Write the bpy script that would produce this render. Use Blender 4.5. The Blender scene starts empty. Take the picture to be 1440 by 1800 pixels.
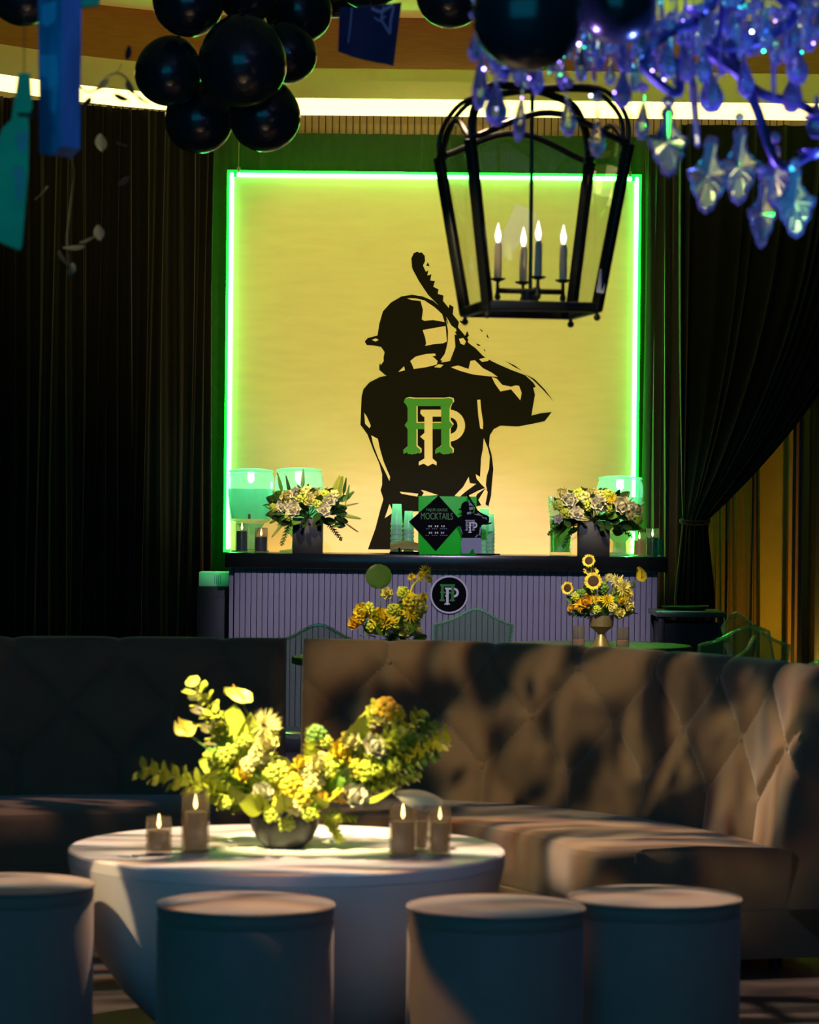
import bpy, bmesh, math, random
from math import sin, cos, pi, sqrt, exp, radians as R
from mathutils import Vector, Matrix, Quaternion

# ------------------------------------------------------------------ camera, world, lights, exposure
scene = bpy.context.scene
C = scene.collection
F = 5100.0            # 85 mm on a 24 mm wide frame, 1440 px
CZ = 1.45
ROLL = R(0.6)

cam_d = bpy.data.cameras.new('camera'); cam = bpy.data.objects.new('camera', cam_d); C.objects.link(cam)
cam_d.sensor_fit = 'HORIZONTAL'; cam_d.sensor_width = 24.0; cam_d.lens = 85.0
cam_d.clip_start = 0.05; cam_d.clip_end = 100
cam.location = (0, 0, CZ); cam.rotation_euler = (pi/2, -ROLL, 0)
cam_d.dof.use_dof = True; cam_d.dof.focus_distance = 16.5; cam_d.dof.aperture_fstop = 5.0
scene.camera = cam

world = bpy.data.worlds.new('world'); scene.world = world; world.use_nodes = True
world.node_tree.nodes['Background'].inputs[0].default_value = (0.10, 0.16, 0.34, 1)
world.node_tree.nodes['Background'].inputs[1].default_value = 0.012

scene.view_settings.view_transform = 'Standard'
scene.view_settings.look = 'None'
scene.view_settings.gamma = 1.0
scene.view_settings.use_curve_mapping = False
scene.view_settings.exposure = 0.0
try:
    scene.cycles.use_denoising = True
    scene.cycles.denoiser = 'OPENIMAGEDENOISE'
    scene.cycles.sample_clamp_indirect = 4.0
    scene.cycles.max_bounces = 8
    scene.cycles.diffuse_bounces = 3
    scene.cycles.glossy_bounces = 3
    scene.cycles.transmission_bounces = 8
    scene.cycles.transparent_max_bounces = 12
    scene.cycles.use_adaptive_sampling = True
    scene.cycles.adaptive_threshold = 0.1
    scene.cycles.caustics_reflective = False
    scene.cycles.caustics_refractive = True
    scene.cycles.blur_glossy = 1.0
except Exception:
    pass

def aim(o, target):
    d = Vector(target) - o.location
    o.rotation_euler = d.to_track_quat('-Z', 'Y').to_euler()
def spot(name, loc, target, energy, color, angle, blend=0.4, size=0.08):
    l = bpy.data.lights.new(name, 'SPOT'); l.energy = energy; l.color = color
    l.spot_size = R(angle); l.spot_blend = blend; l.shadow_soft_size = size
    o = bpy.data.objects.new(name, l); C.objects.link(o); o.location = loc; aim(o, target); return o
def area(name, loc, target, energy, color, sx, sy):
    l = bpy.data.lights.new(name, 'AREA'); l.energy = energy; l.color = color
    l.shape = 'RECTANGLE'; l.size = sx; l.size_y = sy
    o = bpy.data.objects.new(name, l); C.objects.link(o); o.location = loc; aim(o, target); return o
def gobo(o, scale, lo, hi, stretch=(1, 1), seed=0.0, fringe=0.02, dark=0.0):
    """break-up pattern glass in a stage projector"""
    l = o.data; l.use_nodes = True; nt = l.node_tree; N = nt.nodes; L = nt.links
    em = N['Emission']
    tc = N.new('ShaderNodeTexCoord'); sp = N.new('ShaderNodeSeparateXYZ'); L.new(tc.outputs['Normal'], sp.inputs[0])
    out = []
    for i, f in enumerate((1 + fringe, 1.0, 1 - fringe)):
        dx = N.new('ShaderNodeMath'); dx.operation = 'DIVIDE'; L.new(sp.outputs[0], dx.inputs[0]); L.new(sp.outputs[2], dx.inputs[1])
        dy = N.new('ShaderNodeMath'); dy.operation = 'DIVIDE'; L.new(sp.outputs[1], dy.inputs[0]); L.new(sp.outputs[2], dy.inputs[1])
        cb = N.new('ShaderNodeCombineXYZ'); L.new(dx.outputs[0], cb.inputs[0]); L.new(dy.outputs[0], cb.inputs[1])
        mp = N.new('ShaderNodeMapping'); mp.inputs['Scale'].default_value = (stretch[0]*f, stretch[1]*f, 1); mp.inputs['Location'].default_value = (seed, seed*0.7, 0)
        L.new(cb.outputs[0], mp.inputs[0])
        nz = N.new('ShaderNodeTexNoise'); nz.inputs['Scale'].default_value = scale; nz.inputs['Detail'].default_value = 1.0; nz.inputs['Distortion'].default_value = 1.2
        L.new(mp.outputs[0], nz.inputs['Vector'])
        mr = N.new('ShaderNodeMapRange'); mr.inputs['From Min'].default_value = lo; mr.inputs['From Max'].default_value = hi
        mr.inputs['To Min'].default_value = dark; mr.inputs['To Max'].default_value = 1.0
        L.new(nz.outputs['Fac'], mr.inputs['Value']); out.append(mr.outputs[0])
    cc = N.new('ShaderNodeCombineColor')
    for i in range(3): L.new(out[i], cc.inputs[i])
    L.new(cc.outputs[0], em.inputs['Color']); em.inputs['Strength'].default_value = 1.0

WARM = (1.0, 0.70, 0.33)
# stage projectors with break-up pattern over the lounge
g1 = spot('lounge_projector', (-2.4, 5.0, 4.4), (0.62, 10.2, 0.62), 1450, WARM, 21, 0.35, 0.03); gobo(g1, 17.0, 0.43, 0.58, (1.5, 1.0), 3.3, 0.008)
g2 = spot('table_projector', (-0.1, 9.75, 4.45), (0.05, 8.45, 0.48), 1600, (1.0, 0.64, 0.41), 46, 0.35, 0.03); gobo(g2, 8.0, 0.42, 0.57, (0.8, 2.6), 1.7, 0.010, 0.05)
spot('centerpiece_pin_spot', (-1.5, 5.6, 4.4), (-0.32, 8.1, 0.75), 4300, (1.0, 0.84, 0.36), 8.0, 0.6, 0.04)
spot('side_gobo_projector', (-3.2, 6.2, 3.9), (0.25, 7.25, 0.25), 420, (1.0, 0.52, 0.14), 9, 0.3, 0.02)
spot('table_edge_spot', (-3.0, 5.6, 3.9), (-0.80, 7.72, 0.40), 900, (1.0, 0.72, 0.36), 2.4, 0.3, 0.01)
gobo(bpy.data.objects['side_gobo_projector'], 6.0, 0.60, 0.63, (1.5, 0.8), 5.1, 0.03)
ls = spot('left_seat_spot', (-1.25, 10.12, 4.45), (-1.22, 10.18, 0.4), 420, (1.0, 0.56, 0.40), 10, 0.5, 0.03); gobo(ls, 11.0, 0.44, 0.56, (1.0, 2.0), 2.2, 0.01)
spot('corner_stool_spot', (0.9, 5.6, 4.45), (0.88, 5.5, 0.47), 160, (1.0, 0.60, 0.25), 8, 0.5, 0.03)
# LED video wall far behind the camera, cool washes
area('led_wall', (-1.4, -1.0, 2.9), (-0.1, 8.2, 1.0), 140, (0.010, 0.37, 0.62), 6.5, 4.2)
spot('violet_wash', (3.2, 4.0, 4.3), (0.2, 10.0, 0.5), 5, (0.25, 0.12, 1.0), 50, 0.6, 0.15)
spot('violet_bar_wash', (0.4, 9.8, 4.3), (0.2, 17.4, 0.75), 1150, (0.76, 0.68, 1.0), 20, 0.4, 0.15)
spot('teal_hanging_spot', (-2.4, 2.2, 3.3), (-0.78, 6.1, 2.35), 70, (0.02, 0.50, 0.72), 14, 0.5, 0.12)
# unseen blue and violet spots added near the floor to brighten the crystals
spot('chandelier_fill', (1.9, 7.4, 0.1), (0.66, 6.1, 2.6), 1450, (0.12, 0.20, 1.0), 26, 0.5, 0.05)
spot('chandelier_fill', (-1.7, 6.9, 0.1), (0.60, 6.1, 2.65), 1700, (0.42, 0.24, 1.0), 24, 0.5, 0.05)
spot('chandelier_fill', (1.6, 4.3, 0.1), (0.82, 6.1, 2.55), 800, (0.20, 0.22, 1.0), 17, 0.6, 0.05)
# backdrop: one wash from the ceiling, floor up-lights behind the bar
spot('backdrop_wash', (0.3, 11.6, 4.4), (0.14, 18.7, 2.75), 1000, (1.0, 0.86, 0.24), 25, 0.5, 0.15)
for x in (-0.55, 0.88):
    spot('bar_uplight', (x, 18.28, 0.35), (x, 18.75, 1.6), 110, (1.0, 0.55, 0.20), 110, 0.9, 0.05)
# pin spots on the flower arrangements
for n, x, y, z, e in (('bar', -0.58, 17.6, 1.45, 1250), ('bar', 1.16, 17.6, 1.45, 1250), ('dining', -0.1, 13.5, 0.98, 1300), ('dining', 1.02, 15.3, 1.0, 1250)):
    spot(n + '_pin_spot', (x - 0.9, y - 3.6, 4.4), (x, y, z), e, (1.0, 0.80, 0.30), 7 if n == 'bar' else 6, 0.5, 0.05)
# unseen mint spots added above the bar to brighten drinks and cups
for x, e in ((-0.97, 260), (-0.67, 260), (-0.045, 1100), (0.475, 900), (0.92, 500), (1.29, 260)):
    spot('drinks_fill_spot', (x, 17.72, 4.5), (x, 17.74, 1.2), e, (0.30, 1.0, 0.55), 6.0, 0.6, 0.04)
spot('carton_pin_spot', (-1.2, 16.4, 4.5), (-1.2, 17.85, 1.05), 420, (0.05, 1.0, 0.25), 4.0, 0.6, 0.04)
spot('service_pin_spot', (1.58, 16.2, 4.5), (1.58, 16.8, 0.9), 1300, (0.03, 1.0, 0.22), 4.5, 0.6, 0.04)
# amber up-light on the wall behind the tied drape
spot('amber_uplight', (2.75, 18.4, 0.15), (2.45, 19.25, 1.9), 42, (1.0, 0.62, 0.06), 120, 0.8, 0.06)
spot('ceiling_uplight', (-1.0, 14.0, 2.6), (-0.4, 17.8, 4.5), 170, (1.0, 0.70, 0.16), 90, 0.8, 0.1)
spot('green_ceiling_uplight', (2.2, 15.4, 2.6), (2.4, 18.0, 4.5), 110, (0.55, 1.0, 0.1), 50, 0.8, 0.1)

# ------------------------------------------------------------------ helpers
def W(px, py, d):
    """world point of a photo pixel on the plane at distance d (used once, when the set was measured)"""
    dx, dy = px - 720.0, py - 900.0
    c, s = cos(ROLL), sin(ROLL)
    return Vector(((dx*c + dy*s)/F*d, d, CZ + (dx*s - dy*c)/F*d))

MATS = {}
def mat(name, col, rough=0.6, metal=0.0, noise=0.0, nscale=20.0, emit=None, estr=0.0, trans=0.0, ior=1.45, sheen=0.0, coat=0.0, bump=0.0, bscale=60.0, stretch=(1, 1, 1), thin=0.0, sub=0.0, spec=0.5, alpha=1.0, sheentint=None):
    if name in MATS: return MATS[name]
    m = bpy.data.materials.new(name); m.use_nodes = True; nt = m.node_tree; N = nt.nodes; L = nt.links
    b = N['Principled BSDF']; I = b.inputs
    I['Base Color'].default_value = (*col, 1); I['Roughness'].default_value = rough; I['Metallic'].default_value = metal
    I['IOR'].default_value = ior; I['Transmission Weight'].default_value = trans; I['Specular IOR Level'].default_value = spec
    I['Sheen Weight'].default_value = sheen; I['Coat Weight'].default_value = coat; I['Coat Roughness'].default_value = 0.08
    if sheentint: I['Sheen Tint'].default_value = (*sheentint, 1)
    if thin: I['Thin Film Thickness'].default_value = thin
    if emit: I['Emission Color'].default_value = (*emit, 1); I['Emission Strength'].default_value = estr
    tc = N.new('ShaderNodeTexCoord'); mp = N.new('ShaderNodeMapping'); mp.inputs['Scale'].default_value = stretch
    L.new(tc.outputs['Object'], mp.inputs[0])
    nz = N.new('ShaderNodeTexNoise'); nz.inputs['Scale'].default_value = nscale; nz.inputs['Detail'].default_value = 4
    L.new(mp.outputs[0], nz.inputs['Vector'])
    mx = N.new('ShaderNodeMix'); mx.data_type = 'RGBA'
    k = 1 - noise
    mx.inputs[6].default_value = (col[0]*k, col[1]*k, col[2]*k, 1)
    mx.inputs[7].default_value = (min(1, col[0]*(1+noise)), min(1, col[1]*(1+noise)), min(1, col[2]*(1+noise)), 1)
    L.new(nz.outputs['Fac'], mx.inputs[0]); L.new(mx.outputs[2], I['Base Color'])
    if bump:
        nb = N.new('ShaderNodeTexNoise'); nb.inputs['Scale'].default_value = bscale; L.new(mp.outputs[0], nb.inputs['Vector'])
        bp = N.new('ShaderNodeBump'); bp.inputs['Strength'].default_value = bump; bp.inputs['Distance'].default_value = 0.01
        L.new(nb.outputs['Fac'], bp.inputs['Height']); L.new(bp.outputs[0], I['Normal'])
    MATS[name] = m
    return m

def thin_glass(name, col, gloss=0.10, rough=0.03, body=0.0, bodycol=None, ior=1.5):
    """pane or cup wall: light goes straight through, edges and highlights reflect"""
    m = bpy.data.materials.new(name); m.use_nodes = True; nt = m.node_tree; N = nt.nodes; L = nt.links
    N.remove(N['Principled BSDF']); out = N['Material Output']
    tr = N.new('ShaderNodeBsdfTransparent'); tr.inputs[0].default_value = (*col, 1)
    gl = N.new('ShaderNodeBsdfGlossy'); gl.inputs['Roughness'].default_value = rough; gl.inputs[0].default_value = (0.9, 0.95, 0.95, 1)
    lw = N.new('ShaderNodeLayerWeight'); lw.inputs[0].default_value = 0.5
    fr = N.new('ShaderNodeMath'); fr.operation = 'POWER'; L.new(lw.outputs['Facing'], fr.inputs[0]); fr.inputs[1].default_value = 5.0 if ior > 1.2 else 9.0
    ad = N.new('ShaderNodeMath'); ad.operation = 'ADD'; L.new(fr.outputs[0], ad.inputs[0]); ad.inputs[1].default_value = gloss*0.5; ad.use_clamp = True
    nz = N.new('ShaderNodeTexNoise'); nz.inputs['Scale'].default_value = 40
    mx = N.new('ShaderNodeMixShader'); L.new(ad.outputs[0], mx.inputs[0]); L.new(tr.outputs[0], mx.inputs[1]); L.new(gl.outputs[0], mx.inputs[2])
    last = mx
    if body:
        di = N.new('ShaderNodeBsdfTranslucent'); di.inputs[0].default_value = (*(bodycol or col), 1); d2 = N.new('ShaderNodeBsdfDiffuse'); d2.inputs[0].default_value = (*(bodycol or col), 1)
        m1 = N.new('ShaderNodeMixShader'); m1.inputs[0].default_value = 0.5; L.new(di.outputs[0], m1.inputs[1]); L.new(d2.outputs[0], m1.inputs[2])
        m2 = N.new('ShaderNodeMixShader'); L.new(mx.outputs[0], m2.inputs[1]); L.new(m1.outputs[0], m2.inputs[2]); last = m2
        mr = N.new('ShaderNodeMapRange'); mr.inputs['To Min'].default_value = body*0.8; mr.inputs['To Max'].default_value = min(1, body*1.2); L.new(nz.outputs['Fac'], mr.inputs['Value']); L.new(mr.outputs[0], m2.inputs[0])
    L.new(last.outputs[0], out.inputs[0]); MATS[name] = m; return m

class MB:
    def __init__(s): s.v = []; s.f = []
    def add(s, vs, fs):
        o = len(s.v); s.v += [tuple(p) for p in vs]; s.f += [tuple(i + o for i in q) for q in fs]; return s
    def box(s, c, size, rot=None, bev=0.0):
        bm = bmesh.new(); bmesh.ops.create_cube(bm, size=1.0)
        for v in bm.verts: v.co = Vector((v.co.x*size[0], v.co.y*size[1], v.co.z*size[2]))
        if bev: bmesh.ops.bevel(bm, geom=bm.edges[:], offset=bev, segments=2, profile=0.5, affect='EDGES')
        bm.verts.index_update()
        M = rot.to_matrix() if isinstance(rot, Quaternion) else (rot or Matrix.Identity(3))
        s.add([M @ v.co + Vector(c) for v in bm.verts], [[v.index for v in f.verts] for f in bm.faces]); bm.free(); return s
    def lathe(s, prof, n=24, c=(0, 0, 0), close=False):
        o = Vector(c); vs = []
        for r, z in prof:
            for i in range(n):
                a = 2*pi*i/n; vs.append((o.x + r*cos(a), o.y + r*sin(a), o.z + z))
        fs = []
        m = len(prof)
        for j in range(m - 1 if not close else m):
            for i in range(n):
                a, b = j*n + i, j*n + (i+1) % n; j2 = (j+1) % m
                fs.append((a, b, j2*n + (i+1) % n, j2*n + i))
        if not close:
            if prof[0][0] > 1e-4: fs.append(tuple(range(n))[::-1])
            if prof[-1][0] > 1e-4: fs.append(tuple((m-1)*n + i for i in range(n)))
        return s.add(vs, fs)
    def tube(s, pts, r, n=8, caps=True):
        pts = [Vector(p) for p in pts]; vs = []; up = Vector((0, 0, 1)); m = len(pts)
        for k, p in enumerate(pts):
            t = (pts[min(k+1, m-1)] - pts[max(k-1, 0)])
            if t.length < 1e-9: t = Vector((0, 0, 1))
            t.normalize()
            if k == 0:
                u = t.cross(up); 
                if u.length < 0.05: u = t.cross(Vector((1, 0, 0)))
            else:
                u = u - t*u.dot(t)
            u.normalize(); w = t.cross(u); rr = r(k/(m-1)) if callable(r) else r
            for i in range(n):
                a = 2*pi*i/n; vs.append(p + (u*cos(a) + w*sin(a))*rr)
        fs = [(k*n+i, k*n+(i+1) % n, (k+1)*n+(i+1) % n, (k+1)*n+i) for k in range(m-1) for i in range(n)]
        if caps: fs += [tuple(range(n))[::-1], tuple((m-1)*n+i for i in range(n))]
        return s.add(vs, fs)
    def sphere(s, c, r, nu=16, nv=10, sq=(1, 1, 1)):
        prof = [(max(1e-5, r*sin(pi*j/nv)), -r*cos(pi*j/nv)) for j in range(nv+1)]
        o = len(s.v); s.lathe(prof, nu, (0, 0, 0))
        for i in range(o, len(s.v)):
            x, y, z = s.v[i]; s.v[i] = (x*sq[0]+c[0], y*sq[1]+c[1], z*sq[2]+c[2])
        return s
    def grid(s, fn, nu, nv):
        vs = [fn(i/nu, j/nv) for j in range(nv+1) for i in range(nu+1)]
        fs = [(j*(nu+1)+i, j*(nu+1)+i+1, (j+1)*(nu+1)+i+1, (j+1)*(nu+1)+i) for j in range(nv) for i in range(nu)]
        return s.add(vs, fs)
    def shell(s, fn, nu, nv, off):
        """closed sheet: fn(u,v) and fn(u,v)+off(u,v)"""
        a = [Vector(fn(i/nu, j/nv)) for j in range(nv+1) for i in range(nu+1)]
        b = [Vector(fn(i/nu, j/nv)) + Vector(off(i/nu, j/nv)) for j in range(nv+1) for i in range(nu+1)]
        k = len(a); q = lambda i, j: j*(nu+1)+i
        fs = []
        for j in range(nv):
            for i in range(nu):
                fs.append((q(i, j), q(i+1, j), q(i+1, j+1), q(i, j+1))); fs.append((k+q(i, j), k+q(i, j+1), k+q(i+1, j+1), k+q(i+1, j)))
        for i in range(nu):
            fs.append((q(i, 0), k+q(i, 0), k+q(i+1, 0), q(i+1, 0))); fs.append((q(i, nv), q(i+1, nv), k+q(i+1, nv), k+q(i, nv)))
        for j in range(nv):
            fs.append((q(0, j), q(0, j+1), k+q(0, j+1), k+q(0, j))); fs.append((q(nu, j), k+q(nu, j), k+q(nu, j+1), q(nu, j+1)))
        return s.add(a + b, fs)
    def prism(s, poly, d):
        """poly: 3-D points (planar), d: extrusion vector"""
        d = Vector(d); n = len(poly); vs = [Vector(p) for p in poly] + [Vector(p) + d for p in poly]
        return s.add(vs, [tuple(range(n)), tuple(range(2*n-1, n-1, -1))] + [(i, n+i, n+(i+1) % n, (i+1) % n) for i in range(n)])
    def mesh(s, name, m, smooth=True, fixn=True):
        me = bpy.data.meshes.new(name); me.from_pydata(s.v, [], s.f); me.materials.append(m)
        if fixn:
            bm = bmesh.new(); bm.from_mesh(me); bmesh.ops.recalc_face_normals(bm, faces=bm.faces[:]); bm.to_mesh(me); bm.free()
        if smooth:
            me.polygons.foreach_set('use_smooth', [True]*len(me.polygons))
            try: me.set_sharp_from_angle(angle=R(38))
            except Exception: pass
        me.update(); return me
    def build(s, name, m, parent=None, loc=(0, 0, 0), rot=None, smooth=True, fixn=True):
        return put(name, s.mesh(name, m, smooth, fixn), parent, loc, rot)
def put(name, me, parent=None, loc=(0, 0, 0), rot=None, scale=None):
    o = bpy.data.objects.new(name, me); C.objects.link(o); o.location = loc
    if rot is not None:
        if isinstance(rot, Quaternion): o.rotation_mode = 'QUATERNION'; o.rotation_quaternion = rot
        else: o.rotation_euler = rot
    if scale is not None: o.scale = (scale,)*3 if not hasattr(scale, '__len__') else scale
    if parent: o.parent = parent
    return o
def thing(name, label, cat, loc=(0, 0, 0), rz=0, group=None):
    o = bpy.data.objects.new(name, None); C.objects.link(o); o.empty_display_size = 0.05
    o.location = loc; o.rotation_euler = (0, 0, rz); return tag(o, label, cat, group)
def tag(o, label, cat, group=None):
    o['label'] = label; o['category'] = cat
    if group: o['group'] = group
    return o
def struct(o): o['kind'] = 'structure'; return o
def kids(o): return [x for x in C.objects if x.parent == o]
def dup(o, parent=None):
    c = o.copy(); C.objects.link(c)
    if parent: c.parent = parent
    for k in kids(o): dup(k, c)
    return c
def crom(pts, n):
    """Catmull-Rom through 2-D/3-D points"""
    P_ = [Vector(p) for p in pts]; P_ = [P_[0]*2 - P_[1]] + P_ + [P_[-1]*2 - P_[-2]]; out = []
    m = len(P_) - 3
    for k in range(n+1):
        t = k/n*m; i = min(int(t), m-1); t -= i; a, b, c, d = P_[i:i+4]
        out.append(0.5*((2*b) + (c-a)*t + (2*a-5*b+4*c-d)*t*t + (3*b-a-3*c+d)*t**3))
    return out
def text_mesh(body, size, m, name, extrude=0.0008):
    cu = bpy.data.curves.new(name, 'FONT'); cu.body = body; cu.size = size; cu.align_x = 'CENTER'; cu.align_y = 'CENTER'; cu.extrude = extrude
    o = bpy.data.objects.new(name, cu); C.objects.link(o)
    me = bpy.data.meshes.new_from_object(o.evaluated_get(bpy.context.evaluated_depsgraph_get()))
    bpy.data.objects.remove(o); bpy.data.curves.remove(cu)
    me.materials.clear(); me.materials.append(m); return me
rnd = random.Random(7)

# ------------------------------------------------------------------ materials
M_floor = mat('dark_floor', (0.055, 0.05, 0.055), 0.35, noise=0.3, nscale=6)
M_wall = mat('dark_wall', (0.05, 0.045, 0.04), 0.8, noise=0.2)
M_ceil = mat('ceiling_plaster', (0.72, 0.62, 0.38), 0.8, noise=0.06, nscale=5)
M_fascia_wood = mat('fascia_wood', (0.28, 0.11, 0.022), 0.5, noise=0.3, nscale=7, stretch=(1, 1, 12))
M_fascia_beige = mat('fascia_plaster', (0.66, 0.55, 0.33), 0.8, noise=0.06)
M_cove = mat('cove_light', (1, 0.9, 0.5), 0.6, emit=(1.0, 0.80, 0.30), estr=2.6)
M_slat = mat('gilded_slat', (0.12, 0.078, 0.006), 0.45, noise=0.2)
M_ochre = mat('ochre_wall', (0.36, 0.25, 0.03), 0.7, noise=0.15, nscale=5)
M_pilaster = mat('pilaster_wood', (0.36, 0.15, 0.03), 0.5, noise=0.25, nscale=9, stretch=(6, 6, 1))
M_velvet = mat('black_velvet', (0.011, 0.010, 0.009), 0.9, noise=0.25, sheen=0.10, spec=0.1, bump=0.15, bscale=300)
M_velvet2 = mat('lit_black_velvet', (0.022, 0.026, 0.021), 0.9, noise=0.25, sheen=0.2, spec=0.1)  # lighter copy of the black velvet: neon light put into its colour
M_browndrape = mat('brown_drape', (0.13, 0.075, 0.03), 0.85, noise=0.2, sheen=0.2, spec=0.1)
M_panel = mat('plywood_panel', (0.80, 0.68, 0.40), 0.7, noise=0.10, nscale=3.5, stretch=(1, 1, 6), bump=0.05, bscale=80)
M_black = mat('mural_black', (0.006, 0.006, 0.005), 0.8, noise=0.2, spec=0.12)
M_cream = mat('mural_cream', (0.80, 0.68, 0.40), 0.7, noise=0.05)
M_green = mat('mural_green', (0.03, 0.27, 0.03), 0.6, noise=0.08)
M_neon = mat('neon_core', (0.3, 1, 0.4), 0.4, emit=(0.08, 1.0, 0.15), estr=42.0)
M_neonhalo = mat('neon_halo_case', (0.05, 0.6, 0.1), 0.4, emit=(0.0, 1.0, 0.006), estr=14.0)
M_counter = mat('bar_counter', (0.012, 0.014, 0.012), 0.18, noise=0.3)
M_plank = mat('grey_plank', (0.34, 0.31, 0.36), 0.7, noise=0.18, nscale=14, stretch=(8, 8, 1))
M_darkwood = mat('dark_cabinet', (0.02, 0.02, 0.022), 0.5, noise=0.2)
M_white = mat('white_print', (0.80, 0.80, 0.78), 0.6, noise=0.03)
M_grey = mat('grey_print', (0.30, 0.32, 0.42), 0.6, noise=0.05)
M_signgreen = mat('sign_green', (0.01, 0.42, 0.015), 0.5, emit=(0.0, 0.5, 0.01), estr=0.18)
M_signblack = mat('sign_black', (0.006, 0.006, 0.007), 0.9, spec=0.05)
M_signtext = mat('sign_text_green', (0.12, 0.35, 0.10), 0.5)
M_glass = thin_glass('clear_glass', (0.93, 1.0, 0.97), 0.10, 0.03, 0.10, (0.6, 0.9, 0.75))
M_pane = thin_glass('lantern_pane', (0.97, 0.99, 0.98), 0.05, 0.02, ior=1.12)
M_smoke = thin_glass('smoked_glass', (0.90, 0.88, 0.86), 0.10, 0.06, 0.14, (0.55, 0.48, 0.42))
M_acryl = thin_glass('acrylic', (0.80, 0.88, 0.80), 0.16, 0.06, 0.10, (0.25, 0.5, 0.3))
M_acryle = thin_glass('acrylic_edge_glint', (0.80, 0.95, 0.85), 0.35, 0.10, 0.30, (0.45, 0.9, 0.55))  # denser mint copy of the acrylic, edge highlights put into the colour
M_mint = thin_glass('mint_drink', (0.75, 1.0, 0.88), 0.06, 0.1, 0.75, (0.70, 1.0, 0.88))
M_frost = thin_glass('frosted_plastic', (0.80, 1.0, 0.85), 0.08, 0.2, 0.55, (0.75, 1.0, 0.82))
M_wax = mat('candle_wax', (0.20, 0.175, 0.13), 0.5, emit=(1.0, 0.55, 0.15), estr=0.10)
M_flame = mat('candle_flame', (1, 0.8, 0.4), 0.5, emit=(1.0, 0.62, 0.20), estr=9.0)
M_bulb = mat('flame_bulb', (1, 1, 0.95), 0.3, emit=(1.0, 0.97, 0.80), estr=2.6)
M_wick = mat('wick', (0.02, 0.02, 0.02), 0.9)
M_sleeve = mat('candle_sleeve', (0.66, 0.60, 0.40), 0.6, noise=0.1)
M_iron = mat('black_iron', (0.010, 0.013, 0.012), 0.35, metal=0.3, noise=0.2)
M_cube = mat('dark_vase', (0.020, 0.020, 0.018), 0.5, noise=0.2)
M_pewter = mat('pewter', (0.34, 0.26, 0.20), 0.4, metal=0.6, noise=0.15)
M_bowl = mat('black_bowl', (0.02, 0.02, 0.02), 0.4, noise=0.2)
M_sofa = mat('taupe_velvet', (0.145, 0.105, 0.070), 0.75, noise=0.18, nscale=9, sheen=0.35, spec=0.2, bump=0.1, bscale=200)
M_stool = mat('grey_velvet', (0.25, 0.205, 0.18), 0.75, noise=0.12, nscale=9, sheen=0.25, spec=0.2, bump=0.08, bscale=200)
M_table = mat('white_laminate', (0.80, 0.78, 0.80), 0.45, noise=0.03)
M_cloth = mat('dark_tabletop', (0.10, 0.12, 0.10), 0.35, noise=0.1)
M_balloon = mat('black_balloon', (0.012, 0.022, 0.036), 0.24, noise=0.2, coat=0.5)
M_crystal = mat('blue_lit_crystal', (0.50, 0.55, 1.0), 0.02, trans=0.91, ior=1.55, coat=0.5)  # coloured light put into the tint of blue, violet and aqua crystals
M_crystalv = mat('violet_lit_crystal', (0.72, 0.62, 1.0), 0.02, trans=0.91, ior=1.55, coat=0.5)
M_crystala = mat('aqua_lit_crystal', (0.45, 0.92, 0.97), 0.02, trans=0.91, ior=1.55, coat=0.5)
M_crystal2 = mat('clear_crystal', (0.80, 0.90, 1.0), 0.02, trans=0.95, ior=1.52, coat=0.5)
M_arm = mat('navy_metal', (0.015, 0.02, 0.10), 0.35, metal=0.4, noise=0.2)
M_teal = mat('teal_paint', (0.03, 0.46, 0.24), 0.6, noise=0.3, nscale=12)
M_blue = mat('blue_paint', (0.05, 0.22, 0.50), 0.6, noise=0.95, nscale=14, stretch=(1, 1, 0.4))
M_navy = mat('navy_felt', (0.018, 0.03, 0.10), 0.8, noise=0.2)
M_lav = mat('lavender_stitch', (0.35, 0.35, 0.62), 0.7)
M_vine = mat('vine_leaf', (0.012, 0.017, 0.014), 0.6, noise=0.2)
M_leaf = mat('leaf_green', (0.13, 0.26, 0.035), 0.5, noise=0.25, nscale=30)
M_leafy = mat('leaf_lime', (0.46, 0.50, 0.05), 0.5, noise=0.25, nscale=30)
M_leafd = mat('leaf_dark', (0.035, 0.09, 0.02), 0.5, noise=0.25, nscale=30)
M_petw = mat('petal_white', (0.80, 0.74, 0.55), 0.6, noise=0.08)
M_pety = mat('petal_yellow', (0.80, 0.62, 0.04), 0.6, noise=0.12)
M_petp = mat('petal_pale_yellow', (0.80, 0.72, 0.28), 0.6, noise=0.10)
M_peto = mat('petal_gold', (0.80, 0.48, 0.03), 0.6, noise=0.12)
M_petg = mat('petal_lime', (0.56, 0.62, 0.06), 0.5, noise=0.12)
M_anth = mat('anthurium_spathe', (0.74, 0.70, 0.14), 0.4, noise=0.12)
M_glint_w = mat('glint_white', (1, 1, 1), 0.4, emit=(0.75, 0.75, 1.0), estr=14.0)
M_glint_v = mat('glint_violet', (0.5, 0.3, 1), 0.4, emit=(0.35, 0.22, 1.0), estr=26.0)
M_glint_a = mat('glint_aqua', (0.2, 1, 0.8), 0.4, emit=(0.02, 1.0, 0.62), estr=10.0)
M_disc = mat('sunflower_disc', (0.045, 0.018, 0.010), 0.8, noise=0.3, nscale=90)
M_gold = mat('wrapped_paper', (0.30, 0.24, 0.06), 0.6, noise=0.2)

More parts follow.
